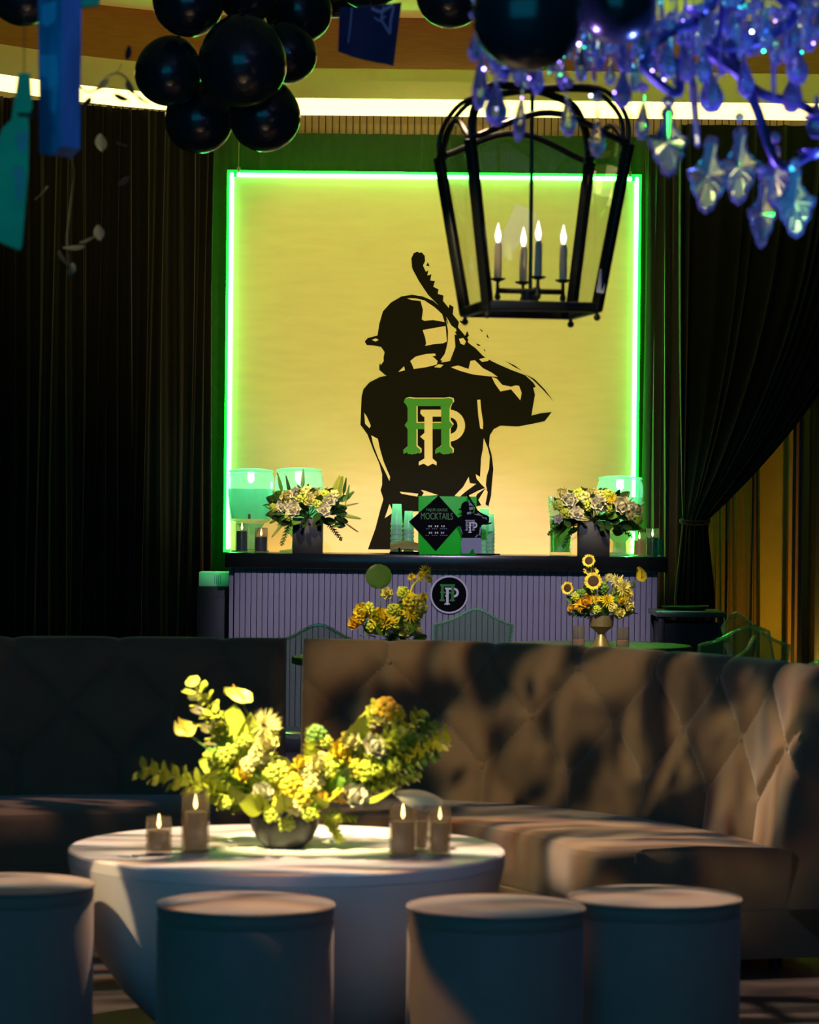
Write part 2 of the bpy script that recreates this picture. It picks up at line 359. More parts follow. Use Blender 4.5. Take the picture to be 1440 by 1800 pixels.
# ------------------------------------------------------------------ room shell
struct(MB().box((0, 9.5, -0.05), (11, 23, 0.1)).build('floor', M_floor))
struct(MB().box((-5.4, 9.5, 2.4), (0.2, 23, 4.9)).build('wall_left', M_wall))
struct(MB().box((5.4, 9.5, 2.4), (0.2, 23, 4.9)).build('wall_right', M_wall))
wall_back = struct(MB().box((0, 20.0, 2.4), (11, 0.2, 4.9)).build('wall_back', M_wall))
def cove_d(x): return 0.34*max(0.0, -x - 0.9)**2
def band(name, d, z0, z1, m, th=0.03, n=80):
    x = lambda u: -3.6 + 7.4*u
    b = MB().shell(lambda u, v: (x(u), d - cove_d(x(u)), z0 + (z1-z0)*v), n, 1, lambda u, v: (0, th, 0))
    return struct(b.build(name, m))
band('trim_1', 18.995, 4.045, 4.30, M_cove)                # light cove
band('trim_2', 18.60, 4.10, 4.31, M_fascia_beige)          # plaster fascia
band('trim_3', 18.18, 4.225, 4.545, M_fascia_wood)         # timber fascia
b = MB().shell(lambda u, v: (-3.6+7.4*u, (18.60 + 0.43*v) - cove_d(-3.6+7.4*u), 4.31), 80, 1, lambda u, v: (0, 0, 0.02)); struct(b.build('trim_4', M_ceil))
b = MB().shell(lambda u, v: (-3.6+7.4*u, (18.19 + 0.43*v) - cove_d(-3.6+7.4*u), 4.325), 80, 1, lambda u, v: (0, 0, 0.02)); struct(b.build('trim_5', M_fascia_beige))
b = MB().shell(lambda u, v: (-5.4+10.8*u, (-1.5)*(1-v) + (18.2 - cove_d(-5.4+10.8*u))*v, 4.545), 90, 1, lambda u, v: (0, 0, 0.06)); struct(b.build('ceiling', M_ceil))
# gilded reeded frieze over the back curtain: every reed a piece of its own
slat_me = MB().box((0, 0, 0), (0.042, 0.03, 0.30), bev=0.006).mesh('slat', M_slat)
for i in range(104):
    x = -2.2 + i*0.0455
    put('slat', slat_me, wall_back, (x, 19.32 - cove_d(x) - 20.0 + 20.0, 4.0 - 0.0)).location = (x, 19.32 - cove_d(x), 4.0)
struct(MB().shell(lambda u, v: (-3.4+6.8*u, 19.345 - cove_d(-3.4+6.8*u), 3.6+0.7*v), 60, 1, lambda u, v: (0, 0.05, 0)).build('trim_6', M_slat))

# ------------------------------------------------------------------ drapery
def curtain(name, label, path, ztop, zbot, npl, amp, m, seed, nu=520):
    r = random.Random(seed); ph = [r.uniform(0, 6.28) for _ in range(5)]
    def off(u):
        w = u*npl + 0.35*sin(u*9.1+ph[0]) + 0.22*sin(u*23+ph[1])
        a = 0.65 + 0.35*sin(u*17+ph[2])
        return amp*a*(1 - abs(sin(pi*w))**0.6*1.6 + 0.25*sin(2*pi*w*2.3+ph[3]))
    n = len(path) - 1
    def fn(u, v):
        t = u*n; i = min(int(t), n-1); t -= i
        p = Vector(path[i]).lerp(Vector(path[i+1]), t)
        d = (Vector(path[i+1]) - Vector(path[i])).normalized(); nr = Vector((d.y, -d.x))
        k = 0.75 + 0.25*v + 0.06*sin(v*7+u*30)
        q = p.to_2d() + nr*off(u)*k
        return (q.x + 0.012*sin(v*5+u*41), q.y, ztop + (zbot-ztop)*v)
    o = MB().shell(fn, nu, 10, lambda u, v: (0, 0.012, 0)).build(name, m, fixn=False)
    tag(o, label, 'curtain'); return o
curtain('curtain', 'black velvet curtain hanging in pleats at the left behind the sofa', [p.to_2d() for p in crom([(-3.6, 17.2), (-2.6, 17.75), (-1.9, 18.2), (-1.27, 18.55)], 30)], 3.97, 0.02, 24, 0.06, M_velvet, 3)
curtain('curtain', 'flat black curtain hung directly behind the lit backdrop panel', [(-1.75, 19.05), (1.7, 19.05)], 3.93, 0.02, 19, 0.035, M_velvet2, 5)
curtain('curtain', 'narrow straight black curtain to the right of the backdrop panel', [(1.50, 18.75), (1.86, 18.62)], 3.90, 0.02, 5, 0.035, M_velvet2, 9, 160)
# tied-back drape: root at the tie
tie = W(1222, 916, 18.25)
dr = thing('tied_drape', 'black velvet drape gathered by a tieback at the far right', 'curtain', (tie.x, tie.y, 0))
zt = 3.905
def drape(u, v):
    tx = W(1200, 916, 18.25).x + (W(1243, 916, 18.25).x - W(1200, 916, 18.25).x)*u
    topx = W(1196, 200, 18.2).x + 1.45*u
    w_ = u*12 + 0.9*sin(u*7+1) + 0.5*sin(u*19) + 0.25*sin(u*41); pl = (1 - 1.3*abs(sin(pi*w_))**0.6)*(0.75 + 0.25*sin(u*11+2))
    if v < 0.72:
        t = v/0.72; g = 1 - t*t*(0.9 + 0.1*t)
        x = tx + (topx - tx)*g; z = zt + (tie.z - zt)*t
        a = 0.016 + 0.045*g
    else:
        t = (v-0.72)/0.28; x = tx + (u-0.45)*0.10*min(1, t*3); z = tie.z*(1-t) + 0.02*t; a = 0.016 + 0.02*min(1, t*4)
    y = 18.25 - pl*a - 0.05*sin(pi*u)*(1 if v > 0.3 else v/0.3)
    return (x - tie.x, y - tie.y, z)
MB().shell(drape, 340, 60, lambda u, v: (0, 0.008, 0)).build('drape_cloth', M_velvet, dr, fixn=False)
MB().tube([(0.085*cos(a) - 0.002, 0.055*sin(a) - 0.02, tie.z + 0.012*sin(a)) for a in [2*pi*i/24 for i in range(25)]], 0.016, 8).build('tieback', M_velvet, dr)
# amber side of the back wall
curtain('curtain', 'brown pleated curtain glimpsed behind the tied black drape', [(1.80, 19.30), (2.33, 19.30)], 3.95, 0.02, 11, 0.025, M_browndrape, 12, 260)
wall_amber = struct(MB().box((2.75, 19.46, 2.0), (0.95, 0.06, 4.0)).build('wall_amber', M_ochre))
x0, x1 = W(1387, 900, 19.3).x, W(1428, 900, 19.3).x
pil = struct(MB().box(((x0+x1)/2, 19.37, 2.0), (x1-x0, 0.10, 4.0), bev=0.008).build('trim_7', M_pilaster))
for k in (0.24, 0.50): MB().box((x0 + (x1-x0)*k, 19.315, 2.0), (0.02, 0.012, 3.9)).build('groove', M_iron, pil)
xx = W(1436, 900, 19.0).x
struct(MB().box((xx+0.01, 19.1, 2.0), (0.055, 0.3, 4.0), bev=0.01).build('trim_8', M_darkwood))

# ------------------------------------------------------------------ lit backdrop panel with the painted batter
PD = 18.70
bl, tr = W(405, 900, PD), W(1110, 900, PD)
ztop = CZ + 586*PD/F
bp = thing('backdrop_panel', 'plywood backdrop painted with a black baseball batter, edged in green neon', 'backdrop', ((bl.x+tr.x)/2, PD, 0))
bx, hw = bp.location.x, (tr.x-bl.x)/2
MB().box((0, 0.015, ztop/2 + 0.05), (2*hw, 0.03, ztop - 0.1), bev=0.003).build('panel_board', M_panel, bp)
# neon: tube and case on three sides; the case glows to imitate the halo
def neon(p, q):
    p, q = Vector(p), Vector(q); c = (p+q)/2; s = Vector((abs(q.x-p.x), 0, abs(q.z-p.z)))
    cs = MB().box(c + Vector((0, 0.018, 0)), (s.x+0.060, 0.030, s.z+0.060), bev=0.004).build('neon_halo_case', M_neonhalo, bp)
    MB().box(c + Vector((0, -0.006, 0)), (s.x+0.022, 0.018, s.z+0.022), bev=0.005).build('neon_tube', M_neon, cs)
e_ = 0.014
neon((-hw-e_, 0.008, 1.21), (-hw-e_, 0.008, ztop+e_)); neon((hw+e_, 0.008, 1.21), (hw+e_, 0.008, ztop+e_)); neon((-hw+0.03, 0.008, ztop+e_), (hw-0.03, 0.008, ztop+e_))
for sx in (-1, 1):
    w_ = MB().tube([(sx*(hw-0.03), 0.01, ztop), (sx*(hw-0.03), 0.01, 4.6)], 0.0022, 6).build('hanging_wire', M_pewter, bp)
    MB().box((sx*(hw-0.03), 0.01, ztop+0.04), (0.02, 0.02, 0.05), bev=0.004).build('wire_clamp', M_pewter, w_)
# mural: traced from the 400 x 560 px detail, laid on the board
ZS = 3.215
def mz(x, y): 
    p = W(600 + x/ZS, 420 + y/ZS, PD); return Vector((p.x - bx, 0, p.z))
BAT = [(400,160),(396,110),(410,80),(430,72),(440,78),(455,76),(472,95),(474,125),(462,150),(478,185),(492,178),(487,207),(510,200),(503,235),(530,238),(520,270),(550,285),(545,310),(578,320),(575,350),(608,390),(612,370),(635,385),(630,425),(665,470),(660,500),(720,570),(700,600),(680,600),(640,520),(600,450),(545,370),(490,315),(440,240),(405,175)]
HELM = [(205,545),(215,480),(235,410),(280,360),(340,325),(400,315),(460,325),(520,350),(560,385),(588,425),(604,475),(606,560),(590,640),(565,700),(400,745),(300,790),(250,770),(215,740),(215,710),(235,690),(245,640),(225,610),(180,602),(145,600),(132,580),(150,560),(190,550)]
TORSO = [(115,890),(125,850),(160,810),(220,780),(300,765),(400,742),(560,700),(615,690),(645,610),(640,540),(700,560),(722,590),(760,618),(800,660),(850,690),(880,705),(960,740),(1040,770),(1085,812),(1100,835),(1085,842),(1095,880),(1075,998),(1130,985),(1190,978),(1150,1030),(1080,1045),(1000,1060),(900,1055),(862,1075),(840,1110),(835,1170),(850,1220),(860,1300),(852,1380),(847,1450),(832,1512),(815,1500),(640,1540),(420,1540),(395,1540),(400,1755),(150,1755),(192,1640),(218,1540),(238,1470),(222,1420),(231,1390),(231,1330),(215,1270),(180,1190),(148,1105),(108,1050)]
HOLES = [
 [(370,335),(420,336),(470,347),(530,388),(570,425),(584,470),(520,458),(470,463),(455,455),(462,400),(448,350),(400,346)],
 [(460,515),(590,492),(597,580),(575,590),(520,595),(475,605),(480,590),(475,560)],
 [(172,571),(195,562),(212,570),(195,580)],
 [(390,690),(420,665),(480,650),(530,648),(535,660),(515,662),(545,690),(540,710),(480,725),(410,735),(400,710)],
 [(322,752),(355,720),(360,742)], [(525,725),(550,708),(578,712),(560,728)],
 [(592,458),(640,560),(640,600),(625,650),(595,692),(560,685),(585,650),(602,590),(604,520)],
 [(620,725),(660,715),(720,735),(730,690),(755,685),(800,730),(850,755),(885,780),(820,775),(740,765),(670,745)],
 [(850,780),(880,790),(910,825),(960,835),(985,828),(1005,830),(1020,870),(1012,912),(960,850),(900,862),(870,820)],
 [(665,565),(690,560),(705,580),(695,600),(675,592)], [(610,480),(650,510),(650,525),(625,522)], [(780,680),(850,660),(830,690),(795,695)],
 [(130,982),(145,1005),(167,1055),(160,1070),(135,1045)],
 [(170,1110),(207,1130),(217,1180),(240,1260),(276,1345),(272,1368),(250,1320),(210,1240),(180,1160)],
 [(768,910),(786,908),(790,960),(802,1040),(800,1076),(785,1070),(775,1000)],
 [(805,1125),(828,1180),(840,1230),(835,1300),(822,1340),(817,1390),(825,1420),(790,1385),(765,1355),(760,1330),(785,1345),(790,1240),(800,1190)],
 [(330,1428),(435,1440),(430,1456),(340,1440)], [(450,1418),(480,1425),(548,1448),(455,1453),(467,1435)],
 [(640,1452),(690,1400),(720,1345),(727,1380),(762,1385),(700,1430),(670,1457)], [(700,1460),(780,1420),(820,1405),(770,1440),(750,1475)], [(775,1475),(815,1410),(828,1430),(815,1500),(800,1520)],
 [(273,1498),(285,1525),(290,1548),(246,1578),(262,1530)], [(212,610),(235,625),(240,690),(222,715),(228,660)]]
FLECK = [[(668,460),(690,470),(700,480),(676,474)], [(780,505),(800,520),(795,525)], [(825,535),(835,565),(822,552)], [(805,620),(818,635),(808,632)], [(480,150),(490,132),(500,155),(488,152)],
 [(928,690),(980,715),(1022,745),(975,722)], [(1040,765),(1090,790),(1150,850),(1200,918),(1140,852),(1085,798)], [(760,590),(790,600),(775,606)], [(712,520),(722,545),(712,560),(700,548)]]
def decal(poly, name, m, parent, lift, th=0.0012, conv=mz):
    return MB().prism([conv(*p) + Vector((0, -lift, 0)) for p in poly], (0, -th, 0)).build(name, m, parent, smooth=False)
mural = decal(TORSO, 'mural_torso', M_black, bp, 0.0008)
decal(BAT, 'mural_bat', M_black, bp, 0.0010); decal(HELM, 'mural_helmet', M_black, bp, 0.0012)
for h in HOLES: decal(h, 'mural_highlight', M_cream, bp, 0.0022)
for h in FLECK: decal(h, 'mural_fleck', M_black, bp, 0.0008)
# monogram of two interlocked block letters
AQ = [[(375,905),(425,905),(425,1215),(375,1215)], [(375,903),(612,903),(612,945),(375,945)], [(375,1040),(612,1040),(612,1075),(375,1075)],
      [(352,1215),(350,1192),(375,1172),(425,1172),(448,1192),(446,1215),(425,1205),(400,1219),(375,1205)],
      [(354,925),(358,905),(380,899),(425,905),(425,960),(375,960),(368,938)], [(632,925),(628,905),(606,899),(562,905),(562,960),(612,960),(620,938)],
      [(358,1052),(380,1022),(380,1082)], [(630,1052),(606,1022),(606,1082)]]
AQ2 = [[(565,940),(612,940),(612,1215),(565,1215)], [(532,1215),(530,1192),(560,1172),(612,1172),(630,1192),(628,1215),(608,1205),(582,1219),(556,1205)]]
PQ = [[(470,965),(516,965),(516,1270),(470,1270)], [(438,1280),(438,1260),(468,1242),(518,1242),(539,1260),(539,1280),(516,1270),(490,1284),(466,1270)],
      [(450,965),(610,965),(610,1004),(462,1004),(446,985)], [(446,1118),(474,1092),(474,1142)],
      [(610 + 90*cos(R(a)), 1055 + 90*sin(R(a))) for a in range(-90, 100, 10)] + [(610 + 47*cos(R(a)), 1055 + 47*sin(R(a))) for a in range(90, -100, -10)], [(595,1103),(612,1103),(612,1145),(600,1145)]]
def letters(parent, conv, lift, green, cream, edge=True, e=0.0006, th=0.0008):
    def one(polys, name, m, l0, sh=(0, 0)):
        b = MB()
        for k, p in enumerate(polys): b.prism([conv(x+sh[0], y+sh[1]) + Vector((0, -l0 - 0.00002*k, 0)) for x, y in p], (0, -th, 0))
        return b.build(name, m, parent, smooth=False)
    if edge: one(AQ + AQ2, 'letter_edge', cream, lift, (7, -6))
    one(AQ, 'letter_a', green, lift + e); one(PQ, 'letter_p', cream, lift + 2*e)
    one(AQ2, 'letter_a_stem', green, lift + 3*e)
letters(bp, mz, 0.0024, M_green, M_cream)

# ------------------------------------------------------------------ bar
BD = 17.40; BT = 1.194
b0, b1 = W(395, 975, BD).x, W(1175, 980, BD).x
bar = thing('bar', 'bar with grey vertical planks, black counter and a round emblem', 'bar', ((b0+b1)/2, BD, 0))
bw = b1 - b0; bc = bar.location.x
MB().box((0, 0.33, BT-0.045), (bw, 0.66, 0.09), bev=0.006).build('countertop', M_counter, bar)
f0, f1 = W(410, 1050, BD).x - bc, W(1158, 1050, BD).x - bc
MB().box(((f0+f1)/2, 0.36, 0.55), (f1-f0-0.01, 0.50, 1.10)).build('bar_body', M_darkwood, bar)
npk = 75; pw = (f1-f0)/npk
pk = [MB().box((0, 0, 0), (pw-0.003, 0.014, 1.03+dz), bev=0.0022).mesh('plank', M_plank) for dz in (0, 0.0)]
for i in range(npk): put('plank', pk[i % 2], bar, (f0 + (i+0.5)*pw, 0.088 + rnd.uniform(-0.0015, 0.0015), 0.595))
MB().box(((f0+f1)/2, 0.10, 0.04), (f1-f0, 0.03, 0.08), bev=0.004).build('kick_board', M_darkwood, bar)
MB().box((f0-0.02, 0.36, 0.55), (0.025, 0.48, 1.1), bev=0.003).build('side_panel', M_plank, bar)
ec = W(790, 1046, BD) - Vector((bc, BD, 0)); er = 32*BD/F
em = MB().tube([(ec.x, 0.079, ec.z), (ec.x, 0.066, ec.z)], er, 48).build('emblem', M_signblack, bar)
MB().tube([(ec.x + er*cos(2*pi*i/64), 0.067, ec.z + er*sin(2*pi*i/64)) for i in range(65)], 0.0062, 8).build('emblem_ring', M_white, em)
es = er*1.15/380
letters(em, lambda x, y: Vector((ec.x + (x-525)*es, 0.066, ec.z - (y-1095)*es)), 0.0005, M_green, M_white, False)

# ------------------------------------------------------------------ flower library (meshes shared between alike pieces, +Z is the facing direction)
def petal(b, az, base_r, tilt, ln, wd, curl=0.5, cup=0.25, nu=3, nv=4, tip=0.35):
    ca, sa = cos(az), sin(az)
    def fn(u, v):
        s_ = (u-0.5)*2; w = wd*(sin(pi*min(1, 0.12+v*0.88))**0.7 if v < 1 else tip)*0.5
        w = max(w, wd*0.5*tip*v)
        t = tilt + curl*v; r = base_r + ln*v*sin(tilt + curl*v*0.5); z = ln*v*cos(tilt + curl*v*0.5) + cup*wd*s_*s_*cos(t)*0.5
        r -= cup*wd*s_*s_*0.5*sin(1.57-t)*0.6
        return (r*ca - s_*w*sa, r*sa + s_*w*ca, z)
    b.grid(fn, nu, nv)
LIB = {}
def lib(kind, m):
    k = (kind, m.name)
    if k in LIB: return LIB[k]
    b = MB(); r = random.Random(hash(kind) % 1000 if False else sum(map(ord, kind)))
    if kind == 'rose':          # unit: radius ~1
        b.lathe([(0.001, 0.05), (0.30, 0.30), (0.34, 0.62), (0.24, 0.86), (0.10, 0.93), (0.001, 0.90)], 12)
        for ring, (n, br, ti, ln, wd) in enumerate(((4, 0.16, 0.30, 0.90, 0.8), (5, 0.22, 0.42, 0.92, 0.85), (6, 0.26, 0.62, 0.95, 0.95), (7, 0.30, 0.95, 0.85, 1.0))):
            for i in range(n): petal(b, 2*pi*i/n + ring*0.6 + r.uniform(-.15, .15), br, ti, ln*r.uniform(.9, 1.08), wd, -0.75 if ring < 2 else 0.10, 0.6)
    elif kind == 'mum':
        for ring, (n, ti, ln) in enumerate(((9, 0.15, 0.8), (13, 0.5, 0.95), (15, 0.9, 1.05), (15, 1.35, 1.1))):
            for i in range(n): petal(b, 2*pi*i/n + ring*0.3 + r.uniform(-.1, .1), 0.08, ti, ln*r.uniform(.85, 1.15), 0.22, 0.3, 0.2, 2, 3, 0.15)
    elif kind == 'sunflower':
        for ring, (n, ti, ln) in enumerate(((16, 1.25, 0.52), (16, 1.5, 0.48))):
            for i in range(n): petal(b, 2*pi*i/n + ring*0.2 + r.uniform(-.08, .08), 0.55, ti + r.uniform(-.2, .2), ln*r.uniform(.85, 1.1), 0.28, 0.0, 0.3, 2, 3, 0.1)
    elif kind == 'disc':
        b.lathe([(0.60, -0.06), (0.62, 0.02), (0.5, 0.10), (0.3, 0.12), (0.001, 0.08)], 18)
    elif kind == 'floret':      # loose head of small round blossoms
        for i in range(26):
            a = i*2.39996; z = 1 - i/26*1.3; q = sqrt(max(0, 1-min(1, abs(z))**2)); c = Vector((q*cos(a), q*sin(a), z))*0.8*r.uniform(.85, 1.1)
            o = len(b.v); b.sphere((0, 0, 0), 0.30*r.uniform(.7, 1.15), 6, 4, (1, 1, 0.8))
            for k in range(o, len(b.v)): b.v[k] = tuple(Vector(b.v[k]) + c)
    elif kind == 'leaf':        # broad pointed leaf along +Z, length 1
        b.grid(lambda u, v: ((u-0.5)*0.62*sin(pi*min(.999, .05+v*.95))**0.8, 0.22*v*v - 0.10*abs(u-0.5), v), 4, 7)
    elif kind == 'fern':        # stem with paired leaflets, length 1
        b.tube([(0, 0.05*k*k/25., k/5.) for k in range(6)], lambda t: 0.014*(1-t)+0.004, 5)
        for i in range(13):
            t = 0.1 + 0.88*i/13
            for s_ in (-1, 1):
                l = 0.30*(1-t)**0.6 + 0.05; y0 = 0.05*t*t
                b.grid(lambda u, v: (s_*(l*v*0.85), y0 + 0.04*v + 0.02*(u-.5), t + l*v*0.55 + (u-0.5)*0.085*sin(pi*min(.99, .1+v*.9))), 1, 3)
    elif kind == 'spray':       # leafy spike with small round leaves, length 1
        b.tube([(0.03*sin(k), 0.02*cos(2*k), k/6.) for k in range(7)], lambda t: 0.016*(1-t)+0.005, 5)
        for i in range(40):
            t = 0.08 + 0.92*i/40; a = i*2.4; l = 0.15*(1.05-0.45*t); ca, sa = cos(a), sin(a)
            b.grid(lambda u, v: ((0.02+l*v)*ca - (u-.5)*0.13*sin(pi*min(.99, .12+v*.86))*sa, (0.02+l*v)*sa + (u-.5)*0.13*sin(pi*min(.99, .12+v*.86))*ca, t + 0.09*v*(1-v*.4)), 2, 3)
    elif kind == 'bud_spike':   # thin veronica-like spike
        b.tube([(0.02*k/6., 0.03*(k/6.)**2, k/6.) for k in range(7)], lambda t: 0.02+0.05*sin(pi*min(1, t*1.05))*(t > .35), 7)
    elif kind == 'spathe':      # anthurium: heart-shaped, scooped
        def fn(u, v):
            a = (u-0.5)*2; y = v; w = 0.62*sqrt(max(0, sin(pi*min(.985, 0.10+y*0.9))))*(1.1-0.55*y)
            return (a*w, y*1.25-0.35 - 0.16*(1-abs(a))*(y < .15), 0.30*a*a*(0.5+0.5*y) + 0.30*(y-.4)**2)
        b.grid(fn, 8, 9)
    elif kind == 'spadix':
        b.tube([(0, -0.1+0.10*k, 0.04+0.11*k) for k in range(7)], lambda t: 0.055*(1-0.5*t), 8)
    elif kind == 'tuft':        # fluffy head
        for i in range(70):
            a = i*2.39996; z = 1-i/70*1.1; q = sqrt(max(0, 1-z*z)); d = Vector((q*cos(a), q*sin(a), z)); e = d.cross(Vector((.3, .5, .8))).normalized()*0.06
            b.add([d*0.3-e, d*0.3+e, d*r.uniform(.9, 1.15)], [(0, 1, 2)])
    LIB[k] = b.mesh(kind, m, fixn=False); return LIB[k]
def facing(d, spin=None):
    q = Vector(d).to_track_quat('Z', 'Y'); return q @ Quaternion((0, 0, 1), rnd.uniform(0, 6.28) if spin is None else spin)
def bloom(root, name, kind, m, p, d, s, spin=None, stem=None, stem_m=None):
    """p local to root; stem: local point it grows from"""
    o = put(name, lib(kind, m), root, p, facing(d, spin), s)
    if stem is not None:
        p = Vector(p); q = Vector(stem); mid = (p+q)/2 + Vector((0, 0, 0.02))
        e = p - Vector(d).normalized()*0.004
        put('stem', MB().tube([q, mid*0.6+q*0.2+e*0.2, e], 0.0022, 5).mesh('stem', stem_m or M_leaf), root)
    return o
def sunflower(root, p, d, s, stem):
    o = bloom(root, 'sunflower', 'sunflower', M_pety, p, d, s, 0.2, stem)
    put('flower_center', lib('disc', M_disc), o)
def anthurium(root, p, d, s, stem, spin, m=None):
    o = bloom(root, 'anthurium', 'spathe', m or M_petg, p, d, s, spin, stem)
    put('spadix', lib('spadix', M_peto), o)

# ------------------------------------------------------------------ candles
def candle(label, loc, r, h, wax, glass=None, tint=None, lit=True, group=None, ribs=False):
    t = thing('glass_candle', label, 'candle', loc, 0, group)
    b = MB().lathe([(r*0.96, 0), (r, 0.004), (r, h*0.5), (r, h), (r-0.003, h), (r-0.003, 0.009), (0.0005, 0.009)], 48)
    if ribs:
        for i_, q_ in enumerate(b.v):
            if i_ < 144: k_ = 1 + 0.035*cos(14*math.atan2(q_[1], q_[0])); b.v[i_] = (q_[0]*k_, q_[1]*k_, q_[2])
    b.build('glass_cup', glass or M_glass, t)
    if wax:
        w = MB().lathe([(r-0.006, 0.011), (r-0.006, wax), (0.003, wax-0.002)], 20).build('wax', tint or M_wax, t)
        MB().tube([(0, 0, wax-0.004), (0, 0, wax+0.010)], 0.0012, 5).build('wick', M_wick, w)
        if lit:
            k = max(r/0.035, 0.6)
            MB().lathe([(0.001, 0), (0.0052*k, 0.008*k), (0.0055*k, 0.014*k), (0.003*k, 0.026*k), (0.0004, 0.040*k)], 10, (0, 0, wax+0.006)).build('flame', M_flame, t)
    return t
M_waxo = mat('amber_wax', (0.55, 0.26, 0.05), 0.5, emit=(1.0, 0.45, 0.08), estr=0.12)
M_waxd = mat('dark_wax', (0.06, 0.05, 0.03), 0.5)

# ------------------------------------------------------------------ things on the bar
DB = 17.62; U = DB/F
def onbar(px, d=DB): return Vector((W(px, 970, d).x, d, BT))
candle('short glass candle at the left end of the bar counter', onbar(425, 17.50), 11*U, 52*U, 38*U, M_glass, M_waxd)
candle('dark glass candle beside the left cube vase on the bar', onbar(459, 17.50), 11.5*U, 44*U, 28*U, M_smoke, M_waxd)
candle('amber wax candle right of the right-hand cube vase on the bar', onbar(1124, 17.50), 11*U, 44*U, 29*U, M_glass, M_waxo)
candle('tall clear glass candle near the right end of the bar', onbar(1147, 17.55), 11.5*U, 50*U, 34*U, M_glass, M_waxd)
candle('small green glass tumbler at the right end of the bar', onbar(1157, 17.46), 10*U, 31*U, 0, mat('green_glass', (0.15, 0.75, 0.40), 0.05, trans=0.85))['category'] = 'tumbler'

def dispenser(label, px, d, wpx, hpx, pedestal):
    t = thing('drink_dispenser', label, 'drink dispenser', onbar(px, d)); r = wpx/2*d/F; h = hpx*d/F; p = pedestal*h
    MB().lathe([(r*0.62, p), (r*0.86, p+0.03*h), (r*0.95, p+0.3*(h-p)), (r, p+0.55*(h-p)), (r, p+0.86*(h-p)), (r*0.90, h*0.985), (r*0.88, h*0.985), (r*0.97, p+0.85*(h-p)), (r*0.97, p+0.55*(h-p)), (r*0.92, p+0.3*(h-p)), (r*0.82, p+0.05*h), (0.001, p+0.05*h)], 36).build('glass_jar', M_glass, t)
    MB().lathe([(r*0.60, p+0.052*h), (r*0.80, p+0.06*h), (r*0.90, p+0.3*(h-p)), (r*0.955, p+0.55*(h-p)), (r*0.955, p+0.66*(h-p)), (0.001, p+0.66*(h-p))], 32).build('drink', M_mint, t)
    l_ = bpy.data.lights.new('dispenser_fill', 'POINT'); l_.energy = 3.2; l_.color = (0.32, 1.0, 0.66); l_.shadow_soft_size = 0.03  # unseen light added inside the jar to make the drink glow
    lo_ = bpy.data.objects.new('dispenser_fill', l_); C.objects.link(lo_); lo_.location = t.location + Vector((0, 0, p + 0.78*(h-p)))
    lid = MB().lathe([(r*0.92, h*0.985), (r*0.97, h*0.992), (r*0.93, h*1.015), (r*0.5, h*1.035), (0.001, h*1.04)], 32).build('lid', M_frost, t)
    st = MB()
    if pedestal > 0.05:
        st.lathe([(r*0.80, 0), (r*0.80, 0.012), (r*0.30, 0.02), (r*0.26, p*0.6), (r*0.60, p-0.002), (r*0.001, p-0.002)], 28)
    else: st.lathe([(r*0.6, 0), (r*0.62, p), (0.001, p)], 24)
    st.build('stand', M_frost, t)
    MB().tube([(0, -r*0.85, p+0.10*h), (0, -r*1.12, p+0.10*h), (0, -r*1.14, p+0.05*h)], 0.008, 8).build('spigot', M_pewter, t)
dispenser('tall footed drink dispenser at the far left of the bar', 440, 17.78, 82, 142, 0.36)
dispenser('drink dispenser half hidden behind the left flower arrangement', 525, 17.86, 84, 144, 0.30)
dispenser('drink dispenser behind the right flower arrangement on the bar', 1089, 17.84, 82, 136, 0.30)
# glass pitcher
t = thing('glass_pitcher', 'green lit glass pitcher left of the right cube vase', 'pitcher', onbar(985, 17.72)); r = 22*U; h = 104*U
MB().lathe([(r*0.82, 0), (r*0.85, 0.01), (r*0.9, h*0.5), (r*1.05, h), (r*1.0, h), (r*0.84, h*0.5), (r*0.78, 0.02), (0.001, 0.02)], 28).build('pitcher_body', M_glass, t)
MB().lathe([(r*0.76, 0.022), (r*0.82, h*0.5), (r*0.85, h*0.62), (0.001, h*0.62)], 24).build('drink', mat('green_drink', (0.25, 0.85, 0.25), 0.2, trans=0.6, ior=1.33), t)
MB().tube(crom([(r*0.9, 0.3*r, h*0.9), (r*1.5, 0.6*r, h*0.85), (r*1.55, 0.6*r, h*0.4), (r*0.8, 0.3*r, h*0.25)], 14), 0.007, 8).build('handle', M_glass, t)
